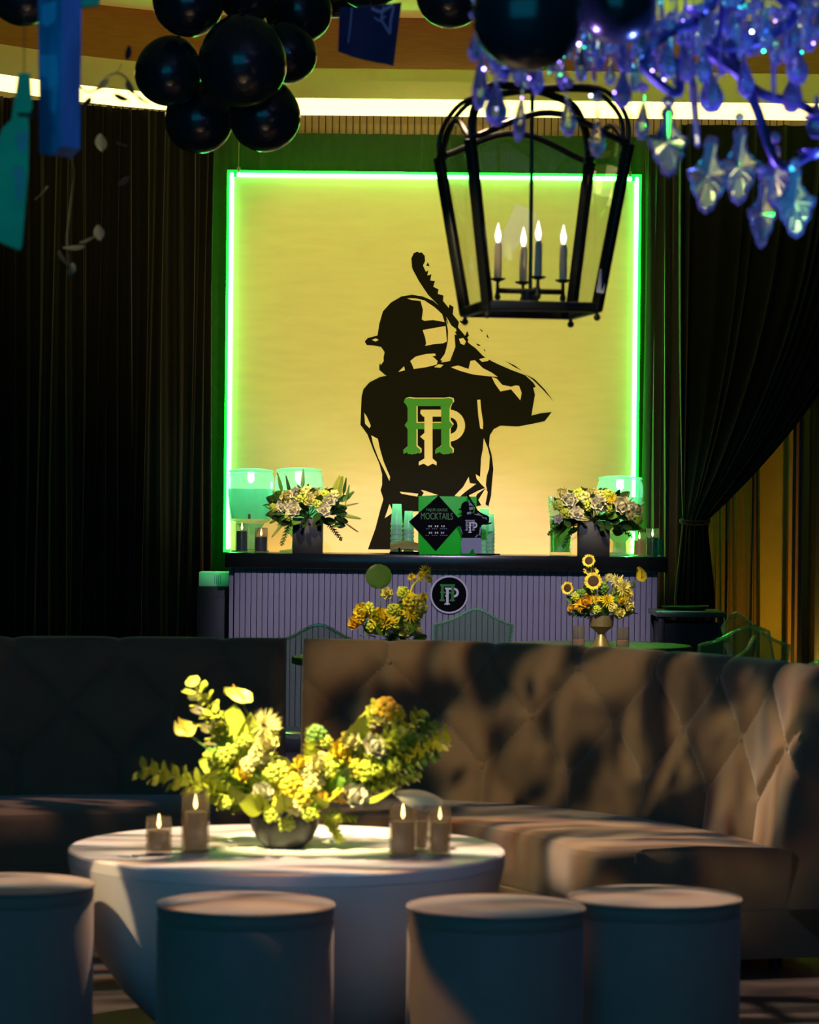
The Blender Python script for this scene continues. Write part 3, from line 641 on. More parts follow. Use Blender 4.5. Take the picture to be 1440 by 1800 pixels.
# flower arrangements in cube vases
def bar_flowers(label, px, wpx, htop, vw, seed, spots, ferns, leafm):
    global rnd; rnd = random.Random(seed)
    t = thing('flower_arrangement', label, 'flowers', onbar(px, 17.55)); v = vw/2*U; vh = 62*U
    MB().box((0, 0, vh/2), (2*v, 2*v, vh), bev=0.004).build('cube_vase', M_cube, t)
    o = Vector((0, 0, vh))
    for i in range(150):         # leafy body
        a = rnd.uniform(0, 2*pi); q = sqrt(rnd.random()); e = rnd.uniform(0.0, 1.0)
        d = Vector((cos(a)*q, sin(a)*q*0.8, 0.05 + e*0.75 - 0.35*q)); p = o + Vector((cos(a)*q*wpx*0.38*U, sin(a)*q*0.14 - 0.02, e*htop*0.40*U - q*0.05))
        put('leaf', lib('leaf', [M_leafd, M_leafd, leafm][i % 3]), t, p, facing(d + Vector((0, -0.25, 0))), rnd.uniform(0.06, 0.10))
    for (x, z, s, k, m, yo) in spots:
        p = Vector(((x-px)*U, -0.155 - yo*0.8, (970-z)*U)); d = Vector((p.x*1.6, -0.9, max(0.15, (p.z-vh)*1.2)))
        bloom(t, 'blossom', k, m, p - d.normalized()*s*U*0.6, d, s*U, None, o)
    for (x, z, x2, z2, k, m) in ferns:
        p = Vector(((x-px)*U, -0.02, (970-z)*U)); q = Vector(((x2-px)*U, rnd.uniform(-0.10, 0.02), (970-z2)*U)); d = q - p
        put('sprig', lib(k, m), t, p, facing(d, rnd.uniform(-.5, .5) if k != 'bud_spike' else None), d.length)
    return t
bar_flowers('white rose and fern arrangement in a dark cube vase, left on bar', 541, 140, 115, 52, 11,
    [(505,872,13,'rose',M_petp,0), (522,866,13,'rose',M_petw,.02), (540,862,12,'floret',M_petp,0), (556,866,11,'rose',M_petp,.01), (497,888,12,'rose',M_petw,.02), (516,893,15,'rose',M_petw,.05), (530,872,13,'floret',M_petg,.03), (545,876,12,'rose',M_petp,.03), (572,868,11,'floret',M_petg,0), (580,877,13,'rose',M_petw,.02), (570,893,13,'rose',M_petw,.05), (590,868,10,'floret',M_petp,0), (560,884,9,'floret',M_petg,.04), (508,905,8,'floret',M_leafy,.04), (480,890,8,'floret',M_leafy,0)],
    [(500,880,487,830,'bud_spike',M_leaf), (512,880,503,835,'bud_spike',M_leafd), (530,875,531,822,'bud_spike',M_leaf), (585,880,600,835,'fern',M_leafy), (600,880,609,838,'bud_spike',M_leafd), (590,890,630,884,'fern',M_leaf), (590,900,634,912,'fern',M_leaf), (590,905,628,935,'fern',M_leaf), (495,905,474,920,'fern',M_leafy), (500,915,480,945,'fern',M_leafy), (510,915,495,955,'spray',M_leaf), (490,890,478,862,'fern',M_leafy), (600,880,622,862,'fern',M_leaf), (575,915,600,945,'spray',M_leafd), (605,890,614,850,'bud_spike',M_leaf), (480,900,470,905,'fern',M_leaf)], M_leaf)
bar_flowers('white ranunculus arrangement in a dark cube vase, right on bar', 1043, 150, 120, 54, 23,
    [(998,872,15,'rose',M_petw,.03), (985,862,13,'rose',M_petp,0), (1012,862,12,'floret',M_petg,0), (1022,868,14,'floret',M_petp,.02), (1048,878,15,'rose',M_petw,.06), (1036,860,11,'rose',M_petp,0), (1066,862,12,'floret',M_petg,0), (1072,868,10,'mum',M_pety,.02), (1090,880,17,'rose',M_petw,.05), (1105,884,13,'rose',M_petw,.03), (1010,894,13,'rose',M_petw,.06), (1104,897,10,'rose',M_petp,.05), (1118,888,11,'rose',M_petp,0), (1030,878,12,'floret',M_petg,.03), (978,880,11,'floret',M_leafy,.01), (978,905,9,'rose',M_petw,.04), (990,895,11,'floret',M_leafy,.03), (1065,885,9,'floret',M_leafy,.04), (1120,905,9,'floret',M_petg,.02), (1052,862,10,'floret',M_petp,0)],
    [(1000,910,964,932,'spray',M_leaf), (1000,915,975,945,'fern',M_leaf), (1010,915,990,955,'spray',M_leafd), (1090,910,1133,925,'spray',M_leaf), (1095,905,1130,905,'fern',M_leafy), (1080,915,1110,935,'spray',M_leafd), (985,890,964,872,'fern',M_leaf), (1110,890,1131,876,'fern',M_leafy), (1000,900,965,905,'fern',M_leaf), (1000,905,968,918,'spray',M_leafy)], M_leaf)
# stacks of plastic cups
def cups(label, px, hpx, wpx, d):
    t = thing('cup_stack', label, 'cups', onbar(px, d)); n = 7; h = hpx*U; r = wpx/2*U; ch = h*0.42; st = (h-ch)/(n-1)
    me = MB().lathe([(r*0.72, ch), (r*0.75, ch*0.99), (r, 0.0), (r*1.06, 0.002), (r*1.06, 0.010), (r*0.96, 0.010), (r*0.70, ch*0.96), (0.001, ch*0.96)], 20).mesh('cup', M_frost)
    for i in range(n): put('cup', me, t, (0, 0, i*st))
cups('taller stack of clear cups left of the green sign', 697, 88, 21, 17.70)
cups('shorter stack of clear cups touching the green sign', 718, 76, 19, 17.66)
cups('stack of clear cups right behind the small batter figure', 851, 82, 20, 17.80)
cups('stack of clear cups at the right of the batter figure', 862, 72, 15, 17.70)
# napkin parcel in dark paper
t = thing('napkin_parcel', 'dark folded napkin parcel in front of the cup stacks', 'napkins', onbar(711, 17.56)); 
MB().shell(lambda u, v: ((u-.5)*50*U, (v-.5)*0.10, 0.014 + (0.05+0.018*sin(u*3))*sin(pi*min(.98, .06+.9*v))**.5), 8, 8, lambda u, v: (0, 0, -0.012 - 0.03*sin(pi*v))).build('parcel_wrap', M_gold, t)
MB().box((0, 0, 0.008), (52*U, 0.11, 0.016), bev=0.003).build('parcel_tray', M_signblack, t)
MB().box((-0.03, -0.052, 0.025), (0.012, 0.006, 0.03), bev=0.002).build('parcel_band', M_signblack, t)
# green menu sign
SG = 17.60
t = thing('menu_sign', 'square green sign with a black diamond reading mocktails', 'sign', onbar(786, SG)); 
def sg(px, py): p = W(px, py, SG); return Vector((p.x - t.location.x, 0, p.z - BT))
a_, c_ = sg(736, 872), sg(838, 872)
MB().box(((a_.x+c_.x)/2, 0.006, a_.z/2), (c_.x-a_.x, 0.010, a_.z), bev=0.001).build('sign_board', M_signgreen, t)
dm = MB().prism([sg(*p) + Vector((0, -0.001, 0)) for p in ((771,871),(812,917),(766,969),(719,917))], (0, -0.004, 0)).build('diamond', M_signblack, t, smooth=False)
for body, x, y, s, m, sx in (('MAJOR LEAGUE', 768, 896.5, 7.2, M_signtext, .75), ('MOCKTAILS', 768, 908, 17, M_signtext, .62)):
    q = sg(x, y); put('lettering', text_mesh(body, s*SG/F, m, 'lettering'), dm, (q.x, -0.0056, q.z), (pi/2, 0, 0), (sx, 1, 1))
for y, ww, hh in ((925.0, 30, 3.0), (929.5, 38, 1.0), (936.5, 28, 3.0), (941, 40, 1.0)):
    n = int(ww/3.4); bb = MB()
    for i in range(n):
        if i in (2, n//2+1): continue
        q = sg(767.5 - ww/2 + (i+.5)*ww/n, y); bb.box((q.x, -0.0052, q.z), (2.2*SG/F, 0.0008, hh*SG/F))
    bb.build('fine_print', M_grey if hh < 2 else M_white, dm, smooth=False)
# cut-out batter figure
CF = 17.52
t = thing('batter_cutout', 'small cut-out batter figure leaning before the green sign', 'cutout', onbar(832, CF)); k_ = 0.181
def cf(x, y): p = W(833.5 + (x-620)/ZS*k_, 944 + (y-1440)/ZS*k_, CF); return Vector((p.x - t.location.x, 0, p.z - BT))
TOR2 = [p for p in TORSO[:37]] + [(640,1500),(300,1500),(240,1480)] + TORSO[-9:]
o = MB().prism([cf(*p) for p in TOR2], (0, 0.006, 0)).build('torso', M_signblack, t, smooth=False)
MB().prism([cf(*p) for p in BAT], (0, 0.006, 0)).build('bat', M_signblack, t, smooth=False)
MB().prism([cf(*p) + Vector((0, -0.001, 0)) for p in HELM], (0, 0.006, 0)).build('helmet', M_signblack, t, smooth=False)
for h in (0, 1, 3, 7, 8, 13, 15, 18): MB().prism([cf(*p) + Vector((0, -0.0012, 0)) for p in HOLES[h]], (0, -0.0008, 0)).build('highlight', M_grey, t, smooth=False)
PANT = [(240,1470),(830,1470),(845,1560),(850,1700),(840,1950),(640,1950),(590,1800),(500,1880),(480,1950),(240,1950),(215,1800),(215,1600)]
MB().prism([cf(*p) + Vector((0, -0.0008, 0)) for p in PANT], (0, 0.006, 0)).build('trousers', M_grey, t, smooth=False)
b = MB(); 
for k, p in enumerate(AQ + AQ2): b.prism([cf(530+(x-525)*1.1, y*1.08-70) + Vector((0, -0.0010-0.00001*k, 0)) for x, y in p], (0, -0.0006, 0))
b.build('letter_a', M_grey, t, smooth=False)
b = MB()
for k, p in enumerate(PQ): b.prism([cf(530+(x-525)*1.1, y*1.08-70) + Vector((0, -0.0018-0.00001*k, 0)) for x, y in p], (0, -0.0006, 0))
b.build('letter_p', M_white, t, smooth=False)
t = thing('bar_mat', 'thin black rubber mat right of the batter figure', 'mat', onbar(858, 17.62))
MB().box((0, 0, 0.004), (42*U, 0.10, 0.008), bev=0.002).build('mat_sheet', M_signblack, t)
# service cabinets either side of the bar
p = W(378, 1030, 17.9)
t = thing('side_cabinet', 'dark cabinet standing left of the bar', 'cabinet', (p.x, 17.95, 0)); zc = p.z
MB().box((0, 0, zc/2), (0.20, 0.40, zc), bev=0.006).build('cabinet_body', M_darkwood, t)
MB().box((0, -0.205, zc*0.5), (0.17, 0.012, zc*0.86), bev=0.003).build('door', M_darkwood, t)
t = thing('white_carton', 'white carton glowing green on the cabinet left of bar', 'box', (p.x, 17.92, zc))
hb = 25*17.9/F
MB().box((0, 0, hb/2), (0.185, 0.24, hb), bev=0.004).build('carton_body', M_white, t)
b = MB(); 
for k in range(4): b.box((0.005+k*0.012, -0.1215, hb*0.5), (0.004, 0.001, hb*0.6))
b.build('printed_stripes', M_grey, t)
p = W(1216, 1076, 16.6)
t = thing('service_table', 'dark service table right of the bar under the drape', 'table', (p.x, 16.9, 0)); zc = p.z
MB().box((0, 0, zc-0.015), (0.40, 0.6, 0.03), bev=0.004).build('table_top', mat('satin_black', (0.12, 0.13, 0.12), 0.3), t)
for sx in (-1, 1):
    for sy in (-1, 1): MB().box((sx*0.17, sy*0.26, (zc-0.03)/2), (0.035, 0.035, zc-0.03), bev=0.003).build('leg', M_darkwood, t)
MB().box((0, 0.0, zc*0.5), (0.34, 0.5, zc*0.85)).build('cloth_skirt', M_darkwood, t)
t = thing('serving_tray', 'flat dark serving tray on the table right of bar', 'tray', (p.x-0.01, 16.9, zc))
MB().lathe([(0.09, 0), (0.12, 0.004), (0.14, 0.026), (0.137, 0.028), (0.117, 0.008), (0.001, 0.007)], 32).build('tray_dish', M_iron, t)

# ------------------------------------------------------------------ clear acrylic dining chairs
def chair(label, px, d, rz, top=0.95):
    x = (px-720)/F*d + sin(ROLL)*0.25*d/20
    t = thing('acrylic_chair', label, 'chair', (x, d, 0), rz, 'clear acrylic dining chairs')
    if chair.lib is None:
        L = {}
        def bk(u, v):
            a = (u-0.5)*2; zt_ = 0.95 - 0.075*abs(a)**1.6 + 0.012*cos(a*5) - 0.012
            return (a*(0.185+0.025*v), -0.20 - 0.10*v + 0.055*a*a, 0.47 + (zt_-0.47)*v)
        L['backrest'] = MB().shell(bk, 20, 12, lambda u, v: (0, -0.012, 0)).mesh('backrest', M_acryl)
        path = [Vector(bk(i/20, 1)) + Vector((0, -0.006, 0)) for i in range(21)]
        path = [Vector(bk(0, j/6)) + Vector((0, -0.006, 0)) for j in range(6)] + path + [Vector(bk(1, 1-j/6)) + Vector((0, -0.006, 0)) for j in range(1, 7)]
        L['back_frame'] = MB().tube(path, 0.008, 8).mesh('back_frame', M_acryle)
        L['seat'] = MB().box((0, 0.02, 0.45), (0.42, 0.42, 0.025), bev=0.010).mesh('seat', M_acryl)
        for k, (sx, sy) in enumerate(((-1, -1), (1, -1), (-1, 1), (1, 1))):
            L['leg%d' % k] = MB().tube([(sx*0.175, 0.02+sy*0.175, 0.44), (sx*0.185, 0.02+sy*(0.20 if sy > 0 else 0.26), 0.0)], lambda q: 0.018-0.006*q, 8).mesh('leg', M_acryl)
        chair.lib = L
    for k, me in chair.lib.items(): put(k.rstrip('0123'), me, t)
    return t
chair.lib = None
chair('clear acrylic chair seen through the gap between the two sofas', 566, 13.05, 0)
chair('clear acrylic chair standing in front of the bar emblem', 815, 15.35, R(12))
chair('clear acrylic chair right of the bar, behind the right sofa', 1283, 13.3, R(10))
chair('clear acrylic chair nearest the amber wall at far right', 1382, 15.0, R(-62))
chair('clear acrylic chair poking up right of the sunflower vase', 1200, 12.1, R(75))
chair('clear acrylic chair low at the right edge behind sofa', 1420, 10.55, R(8))
# dining tables with flowers
def dining(label, x, y, r):
    t = thing('dining_table', label, 'table', (x, y, 0))
    MB().lathe([(r-0.01, 0.715), (r, 0.72), (r, 0.745), (r-0.005, 0.75), (0.001, 0.75)], 64).build('table_top', M_cloth, t)
    MB().lathe([(0.28, 0), (0.28, 0.02), (0.05, 0.05), (0.04, 0.70), (0.12, 0.714), (0.001, 0.714)], 32).build('pedestal', M_iron, t)
    return t
dining('round dining table holding the sunflower vase', 1.02, 15.55, 0.50)
dining('round dining table hidden behind the sofa with yellow flowers', -0.06, 13.97, 0.50)
# sunflower vase
DV = 15.3; UV = DV/F
p = W(1057, 1124, DV)
rnd = random.Random(31)
t = thing('sunflower_vase', 'sunflowers and yellow blooms in a pewter goblet vase', 'flowers', (p.x, DV, 0.75))
MB().lathe([(17*UV, 0), (16*UV, 0.004), (6*UV, 22*UV), (8*UV, 25*UV), (21*UV, 36*UV), (22*UV, 55*UV), (20*UV, 55*UV), (19*UV, 37*UV), (0.001, 28*UV)], 32).build('goblet_vase', M_pewter, t)
zo = (1124-0)  # pixel row of the vase foot
def sv(px, py, y=0.0): return Vector(((px-1057)*UV, y, (1124-py)*UV))
o_ = sv(1057, 1072)
for i in range(46):
    a = rnd.uniform(0, 2*pi); q = sqrt(rnd.random()); d = Vector((cos(a)*q, sin(a)*q, rnd.uniform(0.1, 0.9)))
    put('leaf', lib('leaf', [M_leaf, M_leafy, M_leafd][i % 3]), t, o_ + Vector((cos(a)*q*0.12, sin(a)*q*0.08, rnd.uniform(-0.01, 0.12))), facing(d), rnd.uniform(0.05, 0.085))
sunflower(t, sv(1040, 1008, -0.10), (-0.15, -1, 0.15), 16*UV, o_); sunflower(t, sv(996, 1021, -0.06), (-0.6, -1, 0.1), 12*UV, o_); sunflower(t, sv(1034, 973, 0.0), (-0.35, -1, 0.25), 12*UV, o_); sunflower(t, sv(1038, 992, 0.02), (0.1, -0.6, 0.9), 14*UV, o_)
anthurium(t, sv(1124, 1000, -0.05), (0.45, -1, 0.3), 20*UV, o_, 0.35, M_pety)
for (x, y, s, k, m) in ((1030,1046,15,'rose',M_peto),(1018,1050,11,'mum',M_peto),(1065,1042,12,'mum',M_pety),(1092,1020,15,'mum',M_petp),(1080,1008,11,'mum',M_petp),(1100,1030,11,'mum',M_pety),(1088,1042,10,'rose',M_pety),(1100,1052,12,'rose',M_petp),(1003,1057,7,'rose',M_peto),(1068,1002,9,'tuft',M_petp),(1085,1064,11,'rose',M_petp),(1048,1058,9,'floret',M_petg),(1010,1036,9,'floret',M_leafy),(1058,1020,11,'floret',M_leaf),(1075,1055,9,'floret',M_petp),(1020,1030,9,'floret',M_leaf),(1046,1040,9,'mum',M_pety)):
    d = Vector(((x-1057)*0.02, -1, 0.35)); bloom(t, 'blossom', k, m, sv(x, y, -0.07), d, s*UV, None, o_)
for (x, y, l, k, m) in ((1068,1000,40,'fern',M_leafy),(1090,1000,34,'bud_spike',M_petp),(1000,1066,30,'spray',M_leafd),(995,1040,26,'fern',M_leaf),(1110,1016,26,'spray',M_leaf),(1112,1060,24,'fern',M_leafy)):
    q = sv(x, y, -0.03); d = q - o_; put('sprig', lib(k, m), t, o_ + d*0.3, facing(d), d.length*0.75)
candle('small votive glass left of the goblet vase', (W(1017, 1120, 15.25).x, 15.25, 0.75), 11.5*UV, 37*UV, 13*UV, M_smoke, mat('pink_wax', (0.75, 0.5, 0.42), 0.5, emit=(1, .5, .35), estr=0.12), False)
candle('small votive glass right of the goblet vase', (W(1095, 1122, 15.22).x, 15.22, 0.75), 11.5*UV, 36*UV, 13*UV, M_smoke, MATS['pink_wax'], False)
# yellow low arrangement on the hidden table
DY = 13.55; UY = DY/F
rnd = random.Random(41)
p = W(690, 1164, DY)
t = thing('flower_arrangement', 'yellow flowers with one large round leaf behind the sofa', 'flowers', (p.x, DY, 0.75))
MB().lathe([(0.06, 0), (0.09, 0.03), (0.095, 0.10), (0.09, 0.10), (0.085, 0.04), (0.001, 0.02)], 28).build('vase', M_bowl, t)
def yv(px, py, y=0.0): return Vector(((px-690)*UY, y, (1164-py)*UY))
o_ = Vector((0, 0, 0.09))
for i in range(40):
    a = rnd.uniform(0, 2*pi); q = sqrt(rnd.random()); d = Vector((cos(a)*q, sin(a)*q, rnd.uniform(0.1, 0.9)))
    put('leaf', lib('leaf', [M_leaf, M_leafy, M_leafd][i % 3]), t, o_ + Vector((cos(a)*q*0.10, sin(a)*q*0.08, rnd.uniform(0.0, 0.13))), facing(d), rnd.uniform(0.06, 0.09))
lf = put('round_leaf', MB().shell(lambda u, v: (0.062*(u-.5)*2*sqrt(max(0, 1-((v-.5)*1.96)**2)), 0.02*(u-.5)**2, 0.115*v), 10, 10, lambda u, v: (0, 0.0015, 0)).mesh('round_leaf', M_leafd), t, yv(666, 1036, 0.0), (0, R(-4), R(8)))
put('stem', MB().tube([o_, yv(672, 1080), yv(666, 1037)], 0.0025, 5).mesh('stem', M_leaf), t)
for (x, y, s, k, m) in ((640,1078,14,'rose',M_pety),(628,1096,12,'rose',M_peto),(634,1086,10,'floret',M_pety),(668,1090,16,'rose',M_pety),(680,1094,16,'mum',M_pety),(708,1042,10,'floret',M_petg),(720,1056,13,'floret',M_pety),(735,1068,12,'rose',M_petp),(722,1078,14,'mum',M_pety),(680,1045,9,'rose',M_petp),(742,1050,8,'mum',M_pety),(712,1110,13,'rose',M_petp),(730,1106,10,'mum',M_petp),(692,1072,10,'floret',M_leafy),(655,1100,11,'floret',M_leafy),(700,1095,10,'floret',M_petg),(648,1070,9,'floret',M_petg)):
    bloom(t, 'blossom', k, m, yv(x, y, -0.06), Vector(((x-690)*0.012, -1, 0.4)), s*UY*1.25, None, o_)
put('orchid_stem', MB().tube([o_, yv(712, 1070, -0.05), yv(724, 1030, -0.05), yv(746, 1004, -0.05)], lambda q: 0.008-0.004*q, 6).mesh('orchid_stem', M_pety), t)
for (x, y, s) in ((746,1004,10),(752,1018,7),(722,1015,7),(738,1014,7)): bloom(t, 'orchid_bloom', 'mum', M_pety, yv(x, y, -0.06), (0.2, -1, 0.1), s*UY)

# ------------------------------------------------------------------ tufted sofas
def sofa(label, pts, tuft_phase, arc_n, seat_d=0.72, endcaps=True):
    c = [Vector((p[0], p[1])) for p in pts]; cur = crom([(p.x, p.y, 0) for p in c], arc_n)
    L_ = [0.0]
    for i in range(1, len(cur)): L_.append(L_[-1] + (cur[i]-cur[i-1]).length)
    tot = L_[-1]; org = Vector((c[0].x, c[0].y, 0))
    def at(s):
        s = max(0.0, min(tot, s)); i = 0
        lo, hi = 0, len(L_)-1
        while hi - lo > 1:
            mi = (lo+hi)//2
            if L_[mi] <= s: lo = mi
            else: hi = mi
        k = (s-L_[lo])/max(1e-9, L_[hi]-L_[lo]); p = cur[lo].lerp(cur[hi], k)
        a, b_ = cur[max(0, lo-1)], cur[min(len(cur)-1, hi+1)]; tg = (b_-a).normalized()
        return p, Vector((tg.y, -tg.x, 0))       # outward-to-seat normal (towards the camera for a line running right)
    t = thing('tufted_sofa', label, 'sofa', org)
    Wd, z1, rh = 0.38, 0.895, 0.185
    def groove(s, z):
        a = s/Wd + tuft_phase
        if z > z1: d = abs((a+.5) % 1 - .5)
        elif z < z1 - 2*rh: d = abs((a+.5) % 1 - .5)
        else:
            k = (z1-z)/(2*rh); d = min(abs((a+k+.5) % 1 - .5), abs((a-k+.5) % 1 - .5))*0.75
        return 1 - exp(-(d*Wd/0.020))
    H = 0.975
    nfront = 44
    prof = [('p', 0.20)] + [('f', 0.36 + (H-0.035-0.36)*j/nfront) for j in range(nfront+1)] + [('t', k/6) for k in range(1, 7)] + [('b', 0.05)]
    ns = int(tot/0.011)
    def bk(u, v):
        s = u*tot; p, n = at(s); j = round(v*(len(prof)-1)); kd, z = prof[j]
        e = min(1.0, min(s, tot-s)/0.05); e = sqrt(max(0, 1-(1-e)**2))
        if kd == 'f':
            w = 0.075*(1 - (z-0.36)/(H-0.36)) - 0.025 + 0.027*groove(s, z)*(0.35+0.65*e) - 0.03*(1-e)
            if z > H-0.10: w -= 0.012*((z-(H-0.10))/0.065)**2
        elif kd == 't':
            a = z*pi*0.62; w0 = -0.025 + 0.027*groove(s, H-0.04)*e - 0.014 - 0.03*(1-e); w = w0 - 0.05*(1-cos(a)); z = H - 0.035 + 0.035*sin(min(a, pi/2)) - (0.012*(a-pi/2) if a > pi/2 else 0) - 0.010*(1-groove(s, H))*e
        elif kd == 'p': w = 0.045
        else: w = -0.13
        q = p + n*w - org; return (q.x, q.y, z)
    b = MB().grid(bk, ns, len(prof)-1)
    nu1 = ns + 1; rows = len(prof)
    b.f.append(tuple(j*nu1 for j in range(rows))); b.f.append(tuple(j*nu1 + ns for j in range(rows-1, -1, -1)))
    back = b.build('backrest', M_sofa, t, fixn=False)
    bm_ = MB().sphere((0, 0, 0), 0.014, 10, 6, (1, 0.6, 1)).mesh('button', M_sofa)
    for row in range(3):
        z = z1 - row*rh; k0 = int(-2)
        s = -tuft_phase*Wd + (0.5*Wd if row == 1 else 0) - 2*Wd
        while s < tot - 0.05:
            if s > 0.05:
                p, n = at(s); w = 0.075*(1-(z-0.36)/(H-0.36)) - 0.02; q = p + n*w - org
                put('button', bm_, back, (q.x, q.y, z), Vector((n.x, n.y, 0)).to_track_quat('-Y', 'Z'))
            s += Wd
    # seat cushion: rounded slab following the curve
    sp = [(0.06, 0.205), (seat_d-0.03, 0.205), (seat_d-0.005, 0.215), (seat_d, 0.24), (seat_d, 0.37), (seat_d-0.012, 0.393), (seat_d-0.045, 0.405), (seat_d*0.6, 0.412), (0.10, 0.40), (0.03, 0.385), (0.0, 0.36)]
    def corner(s):
        k = min(1.0, min(s, tot-s)/0.16); return 0.78 + 0.22*sqrt(max(0, 1-(1-k)**2))
    def seat(u, v):
        p, n = at(u*tot); j = round(v*(len(sp)-1)); w, z = sp[j]; w *= corner(u*tot); q = p + n*w - org; return (q.x, q.y, z)
    b = MB().grid(seat, ns//3, len(sp)-1); nu1 = ns//3+1; rows = len(sp)
    b.f.append(tuple(j*nu1 for j in range(rows))); b.f.append(tuple(j*nu1 + ns//3 for j in range(rows-1, -1, -1)))
    cu_ = b.build('seat_cushion', M_sofa, t, fixn=False)
    def line(w, z): 
        out = []
        for i in range(ns//4+1):
            p, n = at(i/(ns//4)*tot); q = p + n*w*corner(i/(ns//4)*tot) - org; out.append((q.x, q.y, z))
        return out
    MB().tube(line(seat_d-0.007, 0.207), 0.006, 6).build('piping', M_sofa, cu_)
    bp_ = [(-0.10, 0.05), (seat_d-0.03, 0.05), (seat_d-0.004, 0.06), (seat_d-0.004, 0.203), (-0.10, 0.203)]
    def base(u, v):
        p, n = at(u*tot); j = round(v*(len(bp_)-1)); w, z = bp_[j]; w *= corner(u*tot) if w > 0 else 1; q = p + n*w - org; return (q.x, q.y, z)
    b = MB().grid(base, ns//3, len(bp_)-1); rows = len(bp_)
    b.f.append(tuple(j*nu1 for j in range(rows))); b.f.append(tuple(j*nu1 + ns//3 for j in range(rows-1, -1, -1)))
    b.build('sofa_base', M_sofa, t, fixn=False)
    for u in (0.06, 0.36, 0.66, 0.94):
        for w in (0.02, seat_d*0.7):
            p, n = at(u*tot); q = p + n*w - org; MB().tube([(q.x, q.y, 0.052), (q.x, q.y, 0.0)], 0.02, 10).build('foot', M_iron, t)
    return t
sofa('taupe tufted sofa curving toward the right, lit by patterned light', [(-0.395, 10.76), (0.08, 10.72), (0.52, 10.50), (0.87, 10.12), (1.12, 9.65), (1.25, 9.2)], 0.15, 160)
sofa('dark tufted sofa filling the left behind the white table', [(-2.25, 10.1), (-1.9, 10.48), (-1.45, 10.70), (-0.95, 10.78), (-0.455, 10.79)], 0.3, 120)

# ------------------------------------------------------------------ round white table
TB = W(505, 1490, 8.1); TX, TY, TH = TB.x, 8.1, 0.51
t = thing('coffee_table', 'round white drum table tapering toward the floor', 'table', (TX, TY, 0))
RT = 383*8.1/F
MB().lathe([(RT-0.012, TH-0.0335), (RT, TH-0.033), (RT, TH-0.005), (RT-0.005, TH), (0.001, TH)], 96).build('table_top', M_table, t)
MB().lathe([(0.30, 0.0), (0.34, 0.012), (0.395, 0.06), (0.455, 0.12), (0.525, 0.22), (0.565, 0.32), (0.592, 0.41), (RT, TH-0.034), (0.001, TH-0.034)], 96).build('drum_base', M_table, t)
# stools
def stool(label, px, py, d, h=0.472, r=0.221):
    p = W(px, py, d)
    t = thing('pouf_stool', label, 'stool', (p.x, d, 0), 0, 'round velvet stools')
    if stool.lib is None:
        stool.lib = (MB().lathe([(r-0.012, 0.0), (r-0.005, 0.01), (r, 0.06), (r, h-0.05), (r-0.002, h-0.046), (0.001, h-0.046)], 64).mesh('body', M_stool),
                     MB().lathe([(r-0.004, h-0.045), (r, h-0.035), (r, h-0.014), (r-0.006, h-0.004), (r-0.022, h), (0.10, h+0.008), (0.001, h+0.010)], 64).mesh('seat_pad', M_stool),
                     MB().tube([(r*cos(2*pi*i/64), r*sin(2*pi*i/64), h-0.008) for i in range(65)], 0.0045, 6, False).mesh('piping', M_stool))
    put('body', stool.lib[0], t); c_ = put('seat_pad', stool.lib[1], t); put('piping', stool.lib[2], c_)
    return t
stool.lib = None
stool('round velvet stool cut off by the left picture edge', 16, 1552, 7.59)
stool('round velvet stool before the left half of the table', 432, 1580, 7.26)
stool('round velvet stool in front of the right table rim', 872, 1580, 7.26)
stool('pale round velvet stool nearest the sofa end at right', 1151, 1562, 7.47)
stool('round velvet stool peeking in at the lower right corner', 1506, 1830, 5.40)

# ------------------------------------------------------------------ centerpiece
DC = 8.1; UC = DC/F
rnd = random.Random(52)
p = W(500, 1489, DC)
t = thing('flower_centerpiece', 'large yellow and green flower centerpiece in a black bowl', 'flowers', (p.x, DC, TH))
r = 62*UC; h = 68*UC
MB().lathe([(r*0.50, 0), (r*0.55, 0.003), (r*0.80, h*0.25), (r*0.95, h*0.55), (r*1.0, h*0.9), (r*0.99, h), (r*0.94, h), (r*0.90, h*0.5), (0.001, h*0.15)], 40).build('bowl', M_bowl, t)
def cv(px, py, y=0.0): return Vector(((px-500)*UC, y, (1489-py)*UC))
o_ = Vector((0, 0, h*0.85))
def yo(): return rnd.uniform(-0.10, 0.10)
for i in range(80):
    a = rnd.uniform(0, 2*pi); q = sqrt(rnd.random()); sg_ = cos(a)
    d = Vector((cos(a)*q*1.2, sin(a)*q, rnd.uniform(0.15, 0.8)))
    put('leaf', lib('leaf', [M_leafy, M_leaf, M_petg][i % 3]), t, o_ + Vector((cos(a)*q*0.17, sin(a)*q*0.10, rnd.uniform(-0.03, 0.04) + 0.10*q*abs(cos(a)))), facing(d), rnd.uniform(0.06, 0.11))
